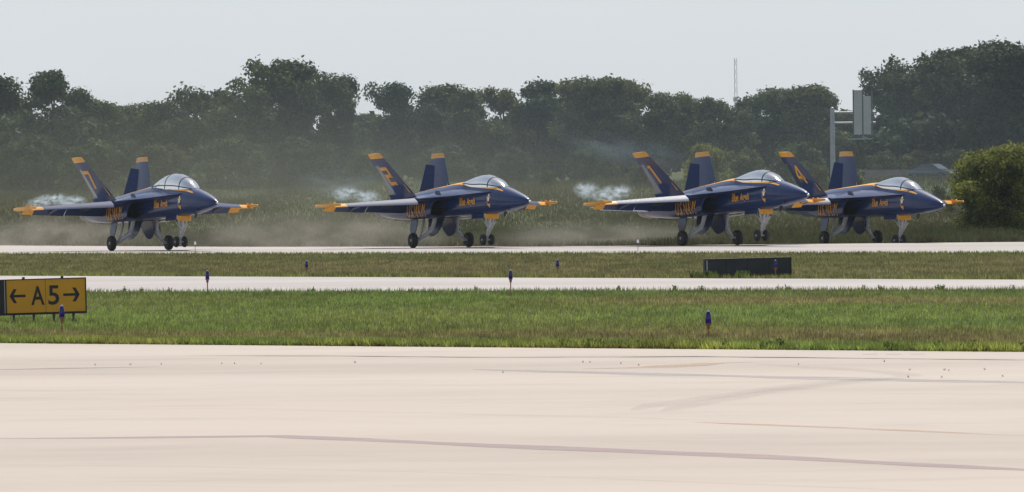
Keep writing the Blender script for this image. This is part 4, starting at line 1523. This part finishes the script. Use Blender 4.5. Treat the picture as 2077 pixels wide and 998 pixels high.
# ------------------------------------------------------------------ taxiway direction sign
def taxi_sign():
    p = on_ground(90, 655)
    D = p.y
    a, b = at_depth(13, 600, D), at_depth(172, 600, D)
    w = (b - a).length
    root = bpy.data.objects.new('taxiway_sign', None)
    col.objects.link(root)
    root.location = (a.x, D, 0)
    root.rotation_euler = (0, R(-0.9), R(14))
    tag(root, 'yellow taxiway sign reading A5 between two arrows at the left edge', 'sign')
    z0, z1 = 0.165, 0.90
    wl = -0.62
    w = w / math.cos(R(14))
    mb = MB()
    mb.box(wl, w, 0.02, 0.20, z0, z1)
    link('housing', mb.mesh('housing', False), M['black'], root)
    fr = MB()
    fr.box(wl, w + 0.012, -0.012, 0.02, z0 - 0.005, z0 + 0.040)
    fr.box(wl, w + 0.012, -0.008, 0.02, z1 - 0.012, z1 + 0.006)
    fr.box(w - 0.008, w + 0.014, -0.010, 0.02, z0 + 0.040, z1 - 0.012)
    fr.box(-0.014, 0.012, -0.010, 0.02, z0 + 0.040, z1 - 0.012)
    link('frame', fr.mesh('frame', False), M['black'], root)
    zb, zt = z0 + 0.042, z1 - 0.014
    mid = w * 0.497
    for x0, x1 in ((0.014, mid - 0.004), (mid + 0.004, w - 0.010)):
        m_ = MB().box(x0, x1, 0.004, 0.018, zb, zt)
        link('panel', m_.mesh('panel', False), M['signyellow'], root)
    m_ = MB().box(wl + 0.01, -0.016, 0.004, 0.018, zb, zt)
    link('panel', m_.mesh('panel', False), M['black'], root)
    st = MB().box(-0.034, -0.018, -0.004, 0.003, zb, zt)
    link('edge_strip', st.mesh('edge_strip', False), M['alu'], root)
    sx = w / 159.0          # metres per photograph pixel along the face
    sz = 0.70 / 64.0
    def X(px): return (px - 13) * sx
    zc = (zb + zt) / 2 + 0.01
    def glyph(body, x0, x1, h, name):
        vv, ff = text_shape(body, h, (x1 - x0), 0, 0.015)
        mb = MB()
        n = len(vv)
        cx_ = (x0 + x1) / 2
        mb.add([(cx_ + u, 0.0, zc + v) for u, v in vv], [tuple(f) for f in ff])
        me = mb.mesh(name, False)
        return link(name, me, M['black'], root)
    glyph('A', X(63), X(89.5), 36 * sz, 'letter')
    glyph('5', X(97), X(119), 37 * sz, 'digit')
    def arrow(x0, x1, direction):
        mb = MB()
        L_ = abs(x1 - x0)
        tip = x0 if direction < 0 else x1
        tail = x1 if direction < 0 else x0
        d = -direction
        y = 0.0
        def quad(pts):
            mb.add([(a_, y, c_) for a_, c_ in pts], [(0, 1, 2, 3)])
        t = 0.027
        quad([(tip + d * 0.05, zc - t), (tail, zc - t), (tail, zc + t), (tip + d * 0.05, zc + t)])
        for s in (-1, 1):
            quad([(tip, zc), (tip + d * 0.075, zc), (tip + d * 0.155, zc + s * 0.145), (tip + d * 0.085, zc + s * 0.145)])
        # one outline, slightly proud of the face
        return link('arrow', mb.mesh('arrow', False), M['black'], root)
    arrow(X(20), X(52), -1)
    arrow(X(127), X(160), 1)
    for px in (50, 127):
        mb = MB().box(X(px) - 0.025, X(px) + 0.025, 0.07, 0.13, z1, z1 + 0.045)
        link('lifting_lug', mb.mesh('lifting_lug', False), M['black'], root)
    for px in (-25, 29, 69, 109, 148):
        mb = MB()
        mb.tube([(X(px), 0.11, -0.02), (X(px), 0.11, z0)], 0.022, 8)
        mb.lathe_z([(0.0, 0.05), (0.02, 0.05), (0.03, 0.03)], (X(px), 0.11, 0), 10)
        mb.box(X(px) - 0.02, X(px) + 0.02, 0.05, 0.17, z0 - 0.06, z0 - 0.002)
        link('leg', mb.mesh('leg', True, 40), M['rib'], root)
taxi_sign()

# ------------------------------------------------------------------ back of a sign beyond the taxiway
def black_sign():
    a, b = on_ground(1431, 563), on_ground(1605, 563)
    D = (a.y + b.y) / 2
    a, b = at_depth(1431, 550, D), at_depth(1605, 550, D)
    w = b.x - a.x
    root = bpy.data.objects.new('sign_back', None)
    col.objects.link(root)
    root.location = (a.x, D, 0)
    root.rotation_euler = (0, R(-0.75), R(9))
    tag(root, 'low black back of a sign standing beyond the taxiway on the right', 'sign')
    n = 4
    w = w / math.cos(R(9))
    for k in range(n):
        mb = MB().box(w * k / n + 0.004, w * (k + 1) / n - 0.004, 0.0, 0.22, 0.06, 0.545)
        link('panel', mb.mesh('panel', False), M['signback'], root)
    fr = MB()
    fr.box(-0.03, w + 0.03, -0.02, 0.24, 0.546, 0.575)
    fr.box(w + 0.001, w + 0.03, -0.02, 0.24, 0.03, 0.546)
    fr.box(-0.03, -0.001, -0.02, 0.24, 0.03, 0.546)
    fr.box(-0.0, w, -0.02, 0.24, 0.03, 0.058)
    link('frame', fr.mesh('frame', False), M['black'], root)
    st = MB().box(0.03, 0.07, -0.012, -0.002, 0.10, 0.53)  # pale strip on the front stands in for the sunlit left side face
    link('edge_strip', st.mesh('edge_strip', False), M['steel'], root)
    for k in range(4):
        x = w * (k + 0.5) / 4
        mb = MB()
        mb.tube([(x, 0.11, -0.02), (x, 0.11, 0.05)], 0.03, 8)
        link('leg', mb.mesh('leg'), M['rib'], root)
black_sign()

# ------------------------------------------------------------------ edge lights
def light_meshes(kind):
    if kind == 'blue':
        g = MB().lathe_z([(0.0, 0.048), (0.02, 0.052), (0.12, 0.051), (0.17, 0.044), (0.205, 0.026), (0.215, 0.004)], (0, 0, 0), 16).mesh('globe', True, 60)
        c = MB().lathe_z([(-0.10, 0.018), (-0.095, 0.030), (-0.03, 0.034), (-0.02, 0.054), (-0.002, 0.054), (0.0, 0.046)], (0, 0, 0), 14).mesh('collar', True, 30)
    else:
        g = MB().lathe_z([(0.0, 0.045), (0.05, 0.055), (0.10, 0.05), (0.14, 0.03), (0.15, 0.005)], (0, 0, 0), 16).mesh('globe', True, 60)
        c = MB().lathe_z([(-0.08, 0.018), (-0.07, 0.03), (-0.004, 0.05), (0.0, 0.045)], (0, 0, 0), 14).mesh('collar', True, 30)
    return g, c
LM = {k: light_meshes(k) for k in ('blue', 'white')}
STK = MB().lathe_z([(0.0, 0.014), (1.0, 0.014)], (0, 0, 0), 8).mesh('stake', True, 40)
CAPM = MB().lathe_z([(0.0, 0.022), (0.012, 0.02), (0.03, 0.006)], (0, 0, 0.208), 10).mesh('finial', True, 40)
def edge_light(kind, px, ytop, ybase, label, group):
    p = on_ground(px, ybase)
    t = at_depth(px, ytop, p.y)
    H = t.z
    root = bpy.data.objects.new('taxiway_edge_light' if kind == 'blue' else 'runway_edge_light', None)
    col.objects.link(root)
    root.location = (p.x, p.y, 0)
    tag(root, label, 'light', group)
    top = H - (0.215 if kind == 'blue' else 0.15)
    s = link('stake', STK, M['orange'] if kind == 'blue' else M['rib'], root)
    s.scale = (1, 1, max(top - 0.09, 0.05))
    c = link('collar', LM[kind][1], M['rib'] if kind == 'white' else M['orange'], root, (0, 0, top))
    g = link('globe', LM[kind][0], M['blueglass'] if kind == 'blue' else M['lampwhite'], root, (0, 0, top))
    if kind == 'blue':
        link('finial', CAPM, M['silver'], g)
BG = 'blue taxiway edge lights'
edge_light('blue', 126, 620, 678, 'blue edge light on an orange stake in front of the yellow sign', BG)
edge_light('blue', 421, 549, 601, 'blue edge light left of centre, seen against the taxiway', BG)
edge_light('blue', 1036, 548, 599, 'blue edge light at mid-picture, seen against the taxiway', BG)
edge_light('blue', 1437, 631, 686, 'nearest and largest blue edge light, alone in the right grass', BG)
edge_light('blue', 622, 529, 556, 'small far blue edge light beyond the taxiway, left of the middle jet', BG)
edge_light('blue', 1131, 527, 555, 'small far blue edge light beyond the taxiway, below the middle jet\'s wing tip', BG)
edge_light('blue', 1573, 528, 563, 'blue edge light in front of the black sign back', BG)
edge_light('white', 396, 490, 512, 'white runway light on a thin stake right of the leftmost jet\'s nose wheels', 'white runway edge lights')
edge_light('white', 1294, 486, 510, 'white runway light on a thin stake left of the raised-nose jet\'s wheels', 'white runway edge lights')

# ------------------------------------------------------------------ highway: barrier, car, overhead sign, mast
HZ = 3.7
HD = 522.0
hw_ = MB().box(-300, 300, HD - 8, HD + 10, HZ - 0.3, HZ + 0.02)
structure(link('highway', hw_.mesh('highway', False), simple('asphalt', (0.06, 0.06, 0.06), 0.9, vscale=0.5)))
def barrier(xa, xb, D, label):
    a, b = at_depth(xa, 370, D), at_depth(xb, 370, D)
    root = bpy.data.objects.new('highway_barrier', None)
    col.objects.link(root)
    root.location = (a.x, D, HZ)
    tag(root, label, 'barrier')
    L_ = b.x - a.x
    n = int(L_ / 3.0)
    prof = [(-0.30, 0.0), (-0.28, 0.10), (-0.14, 0.32), (-0.09, 0.98), (0.09, 0.98), (0.14, 0.32), (0.28, 0.10), (0.30, 0.0)]
    me = None
    for k in range(n):
        if me is None:
            mb = MB()
            mb.rings([[Vector((x, y, z)) for y, z in prof] for x in (0.0, L_ / n - 0.02)])
            me = mb.mesh('barrier_segment', False)
        link('barrier_segment', me, M['barrier'], root, (k * L_ / n, 0, 0))
barrier(1755, 2160, 530, 'brown stained concrete barrier along the highway behind the car')

def car(px, D):
    p = at_depth(px, 360, D)
    root = bpy.data.objects.new('car', None)
    col.objects.link(root)
    root.location = (p.x, D, HZ + 0.02)
    root.rotation_euler = (0, 0, R(-38))
    tag(root, 'grey-teal car on the highway at right, half hidden by shrubs', 'car')
    # side profile stations along x: width and heights
    mb = MB()
    st = [(-2.2, .55, .45, .78), (-2.1, .80, .35, .92), (-1.2, .88, .30, .98), (0.0, .89, .30, .96), (1.0, .88, .30, .92), (1.8, .84, .32, .80), (2.15, .70, .40, .66), (2.25, .50, .45, .58)]
    rg = []
    for x, hw2, zb, zt in st:
        rg.append([Vector((x, y * hw2, zb + (zt - zb) * q)) for y, q in ((-.94, 0), (-1, .35), (-.97, .8), (-.88, 1), (.88, 1), (.97, .8), (1, .35), (.94, 0))])
    mb.rings(rg)
    body = link('body', mb.mesh('body', True, 40), M['carpaint'], root)
    mb = MB()
    rg = [[Vector((x, y * hw2, z)) for y in (-1, -.5, .5, 1)] + [Vector((x, y * hw2 * 1.0, 0.90)) for y in (1, -1)] for x, hw2, z in ((-1.55, .66, 1.10), (-0.75, .62, 1.40), (0.0, .62, 1.44), (0.35, .62, 1.40))]
    mb.rings(rg)
    link('cabin', mb.mesh('cabin', True, 40), M['carpaint'], root)
    ws = [Vector((0.36, -.60, 1.38)), Vector((0.36, .60, 1.38)), Vector((1.12, .74, .95)), Vector((1.12, -.74, .95))]
    mb = MB()
    mb.rings([ws, [v + Vector((-0.05, 0, -0.05)) for v in ws]])
    link('windscreen', mb.mesh('windscreen', False), M['carglass'], root)
    for s in (-1, 1):
        w_ = [Vector((-1.45, s * .70, 1.08)), Vector((-.72, s * .645, 1.36)), Vector((0.32, s * .645, 1.36)), Vector((1.0, s * .80, .96)), Vector((-1.4, s * .84, .98))]
        mb = MB()
        mb.rings([w_, [v - Vector((0, s * 0.06, 0)) for v in w_]])
        link('side_window', mb.mesh('side_window', False), M['carglass'], root)
        mb = MB()
        mb.box(2.05, 2.24, s * .48 - .14, s * .48 + .14, .56, .68)
        link('headlight', mb.mesh('headlight', False), M['lampwhite'], root)
        for x in (-1.35, 1.38):
            mb = MB()
            mb.lathe_y([(-.1, .2), (-.11, .30), (-.05, .33), (.05, .33), (.11, .30), (.1, .2)], (x, s * .80, .33), 20)
            t = link('wheel', mb.mesh('wheel', True, 40), M['rubber'], root)
            mb = MB()
            mb.lathe_y([(-.095, .05), (-.105, .19), (.105, .19), (.095, .05)], (x, s * .80, .33), 16)
            link('rim', mb.mesh('rim', True, 40), M['rim'], t)
car(1893, 521)

def overhead_sign():
    D = 516.0
    p = at_depth(1689, 300, D)
    ptop = at_depth(1689, 219, D)
    root = bpy.data.objects.new('overhead_road_sign', None)
    col.objects.link(root)
    root.location = (p.x, D, HZ)
    tag(root, 'grey cantilever road sign seen from behind, panels on a tall post', 'road sign')
    s = FPX / D
    H = ptop.z - HZ
    mb = MB()
    mb.lathe_z([(-0.3, 0.25), (0.0, 0.24), (H - 0.05, 0.19), (H, 0.17), (H + 0.08, 0.06)], (0, 0, 0), 16)
    link('post', mb.mesh('post', True, 40), M['steel'], root)
    mb = MB().lathe_z([(0.0, 0.42), (0.06, 0.42), (0.08, 0.25)], (0, 0, 0), 12)
    link('base_plate', mb.mesh('base_plate'), M['steel'], root)
    def zz_(y): return at_depth(1740, y, D).z - HZ
    def xx_(x): return at_depth(x, 230, D).x - p.x
    for y in (228, 249):
        mb = MB()
        mb.tube([(0, 0, zz_(y)), (xx_(1776), 0, zz_(y))], 0.10, 10)
        link('arm', mb.mesh('arm'), M['steel'], root)
    # two tall panels side by side, each with a channel at its edges
    for xa, xb, yt, yb in ((1732, 1748, 183, 273), (1751, 1766, 195, 273)):
        mb = MB().box(xx_(xa), xx_(xb), -0.30, -0.24, zz_(yb), zz_(yt))
        link('panel', mb.mesh('panel', False), M['alu'], root)
    for x, yt in ((1731, 182), (1749.5, 182), (1768.5, 184)):
        mb = MB().box(xx_(x) - 0.07, xx_(x) + 0.07, -0.24, -0.10, zz_(277), zz_(yt))
        link('upright', mb.mesh('upright', False), M['rib'], root)
    mb = MB().box(xx_(1719), xx_(1767), -0.9, -0.1, zz_(283), zz_(281))
    link('catwalk', mb.mesh('catwalk', False), M['steel'], root)
overhead_sign()

def mast(px, ytop, D, label, W):
    p = at_depth(px, ytop, D)
    root = bpy.data.objects.new('radio_mast', None)
    col.objects.link(root)
    gz = 9.7
    root.location = (p.x, D, gz)
    tag(root, label, 'mast')
    H = p.z - gz
    for k in range(3):
        a = 2 * math.pi * k / 3
        mb = MB()
        mb.tube([(W * math.cos(a), W * math.sin(a), 0), (W * .8 * math.cos(a), W * .8 * math.sin(a), H)], 0.05, 5)
        link('leg', mb.mesh('leg'), M['mast'], root)
    mb = MB()
    n = int(H / 2.2)
    for i in range(n):
        for k in range(3):
            a, b = 2 * math.pi * k / 3, 2 * math.pi * (k + 1) / 3
            mb.tube([(W * .9 * math.cos(a), W * .9 * math.sin(a), H * i / n), (W * .9 * math.cos(b), W * .9 * math.sin(b), H * (i + 1) / n)], 0.04, 4)
    stuff(link('lattice', mb.mesh('lattice'), M['mast'], root))
    mb = MB().lathe_z([(0, .5), (0.6, 0.6), (1.2, 0.5)], (0, 0, H * 0.60), 8)
    link('antenna', mb.mesh('antenna'), M['mast'], root)
mast(1491, 118, 1500, 'thin pale lattice radio mast far behind the trees', 0.5)

# ------------------------------------------------------------------ air: haze, smoke, dust
def vol_mat(name, c, dens, scale, thr, stretch=(1, 1, 1), aniso=0.3, fall=True, seed=0.0, updens=False):
    m = bpy.data.materials.new(name)
    m.use_nodes = True
    nt = m.node_tree
    nt.nodes.remove(nt.nodes['Principled BSDF'])
    out = nt.nodes['Material Output']
    pv = node(nt, 'ShaderNodeVolumePrincipled')
    pv.inputs['Color'].default_value = (*c, 1)
    pv.inputs['Anisotropy'].default_value = aniso
    if scale:
        tc = node(nt, 'ShaderNodeTexCoord')
        n = noise(nt, tc.outputs['Object'], scale, 4, 0.62, stretch)
        n.inputs['Distortion'].default_value = 0.6
        mp = node(nt, 'ShaderNodeMapRange')
        mp.inputs[1].default_value = thr
        mp.inputs[2].default_value = thr + 0.25
        nt.links.new(n.outputs[0], mp.inputs[0])
        # unit-sphere falloff in object space (the mesh is built in unit size and scaled)
        ln = node(nt, 'ShaderNodeVectorMath', operation='LENGTH')
        nt.links.new(tc.outputs['Object'], ln.inputs[0])
        fm = node(nt, 'ShaderNodeMapRange')
        fm.inputs[1].default_value = 1.0
        fm.inputs[2].default_value = 0.35
        nt.links.new(ln.outputs['Value'], fm.inputs[0])
        mu = node(nt, 'ShaderNodeMath', operation='MULTIPLY')
        nt.links.new(mp.outputs[0], mu.inputs[0]); nt.links.new(fm.outputs[0], mu.inputs[1])
        m2 = node(nt, 'ShaderNodeMath', operation='MULTIPLY')
        m2.inputs[1].default_value = dens
        nt.links.new(mu.outputs[0], m2.inputs[0])
        nt.links.new(m2.outputs[0], pv.inputs['Density'])
    else:
        pv.inputs['Density'].default_value = dens
    nt.links.new(pv.outputs[0], out.inputs['Volume'])
    return m

def unit_blob(name):
    bm = bmesh.new()
    bmesh.ops.create_icosphere(bm, subdivisions=3, radius=1.0)
    me = bpy.data.meshes.new(name)
    bm.to_mesh(me)
    bm.free()
    return me
def puff(name, px, py, D, size, mat, label, cat, rotz=0, roty=0):
    p = at_depth(px, py, D)
    o = link(name, unit_blob(name), mat, None, p, (0, roty, rotz))
    o.scale = size
    return stuff(o, label, cat)
SMK = [vol_mat('smoke_%d' % k, (0.76, 0.89, 1.0), 3.0, 2.3, 0.48, (2.3, 1.0, 1.0), 0.2) for k in range(1)]
for px, py, D, sz, who, rz in (
        (95, 406, 306, (1.25, 0.9, 0.36), 'thinner wisp of bluish white smoke trailing left above the leftmost jet\'s near wing', 0.3),
        (142, 410, 305, (1.15, 0.9, 0.40), 'brighter puff of bluish white smoke by the leftmost jet\'s near fin', 1.2),
        (701, 392, 306, (0.85, 0.8, 0.42), 'small detached puff of bluish smoke left of the middle jet\'s fin', 1.1),
        (746, 400, 305, (0.95, 0.8, 0.46), 'brighter puff of bluish white smoke next to the middle jet\'s near fin', 2.2),
        (1190, 386, 304, (0.95, 0.8, 0.50), 'slanting wisp of bluish smoke above the raised-nose jet\'s yellow wing tip', 2.0),
        (1242, 393, 303, (1.35, 0.9, 0.50), 'broad puff of bluish white smoke left of the raised-nose jet\'s near fin', 0.7)):
    puff('exhaust_smoke', px, py, D, sz, SMK[0], who, 'smoke', rz, R(-10))
THIN = vol_mat('thin_smoke', (0.62, 0.80, 1.0), 0.05, 1.8, 0.44, (1, 1, 1), 0.2)
puff('drifting_smoke', 1270, 305, 330, (4.0, 4.0, 0.9), THIN, 'thin bluish smoke drifting left of the raised-nose jet\'s fin', 'smoke', 0.5, R(12))
puff('drifting_smoke', 690, 372, 330, (3.2, 3.0, 0.9), THIN, 'thin bluish smoke drifting left of the middle jet\'s fin', 'smoke', 1.5)
DUST = vol_mat('runway_dust', (0.92, 0.86, 0.78), 0.035, 2.2, 0.36, (2.2, 1, 0.7), 0.35)
puff('runway_dust', 60, 482, 325, (9, 7, 1.5), DUST, 'pale dust blown up behind the leftmost jet', 'dust')
puff('runway_dust', 640, 480, 325, (10, 7, 1.6), DUST, 'pale dust blown up between the leftmost and the middle jet', 'dust', 0.4)
puff('runway_dust', 1215, 482, 325, (8, 7, 1.2), DUST, 'pale dust blown up behind the raised-nose jet', 'dust', 0.8)
EXH = vol_mat('exhaust_haze', (0.30, 0.31, 0.24), 0.0040, 1.6, 0.25, (1, 1, 1), 0.3)
puff('exhaust_haze', 330, 400, 430, (38, 60, 9), EXH, 'brownish exhaust haze veiling the trees on the left', 'haze')
puff('exhaust_haze', 1000, 420, 420, (24, 60, 6), EXH, 'brownish exhaust haze behind the middle jet', 'haze', 0.6)

EXB = vol_mat('drifted_haze', (0.40, 0.48, 0.54), 0.0015, 1.2, 0.22, (1, 1, 1), 0.2)
puff('drifted_haze', 1560, 300, 450, (48, 60, 16), EXB, 'thin bluish haze drifted in front of the trees on the right', 'haze', 0.2)
puff('drifted_haze', 420, 280, 470, (48, 40, 16), EXB, 'thin bluish haze drifted in front of the trees on the left', 'haze', 1.2)
hz = MB().box(-420, 420, -30, 760, -1.5, 36.0)
hm = vol_mat('haze_air', (0.78, 0.89, 1.0), 0.00005, 0, 0, aniso=0.0)
stuff(link('haze', hz.mesh('haze', False), hm))
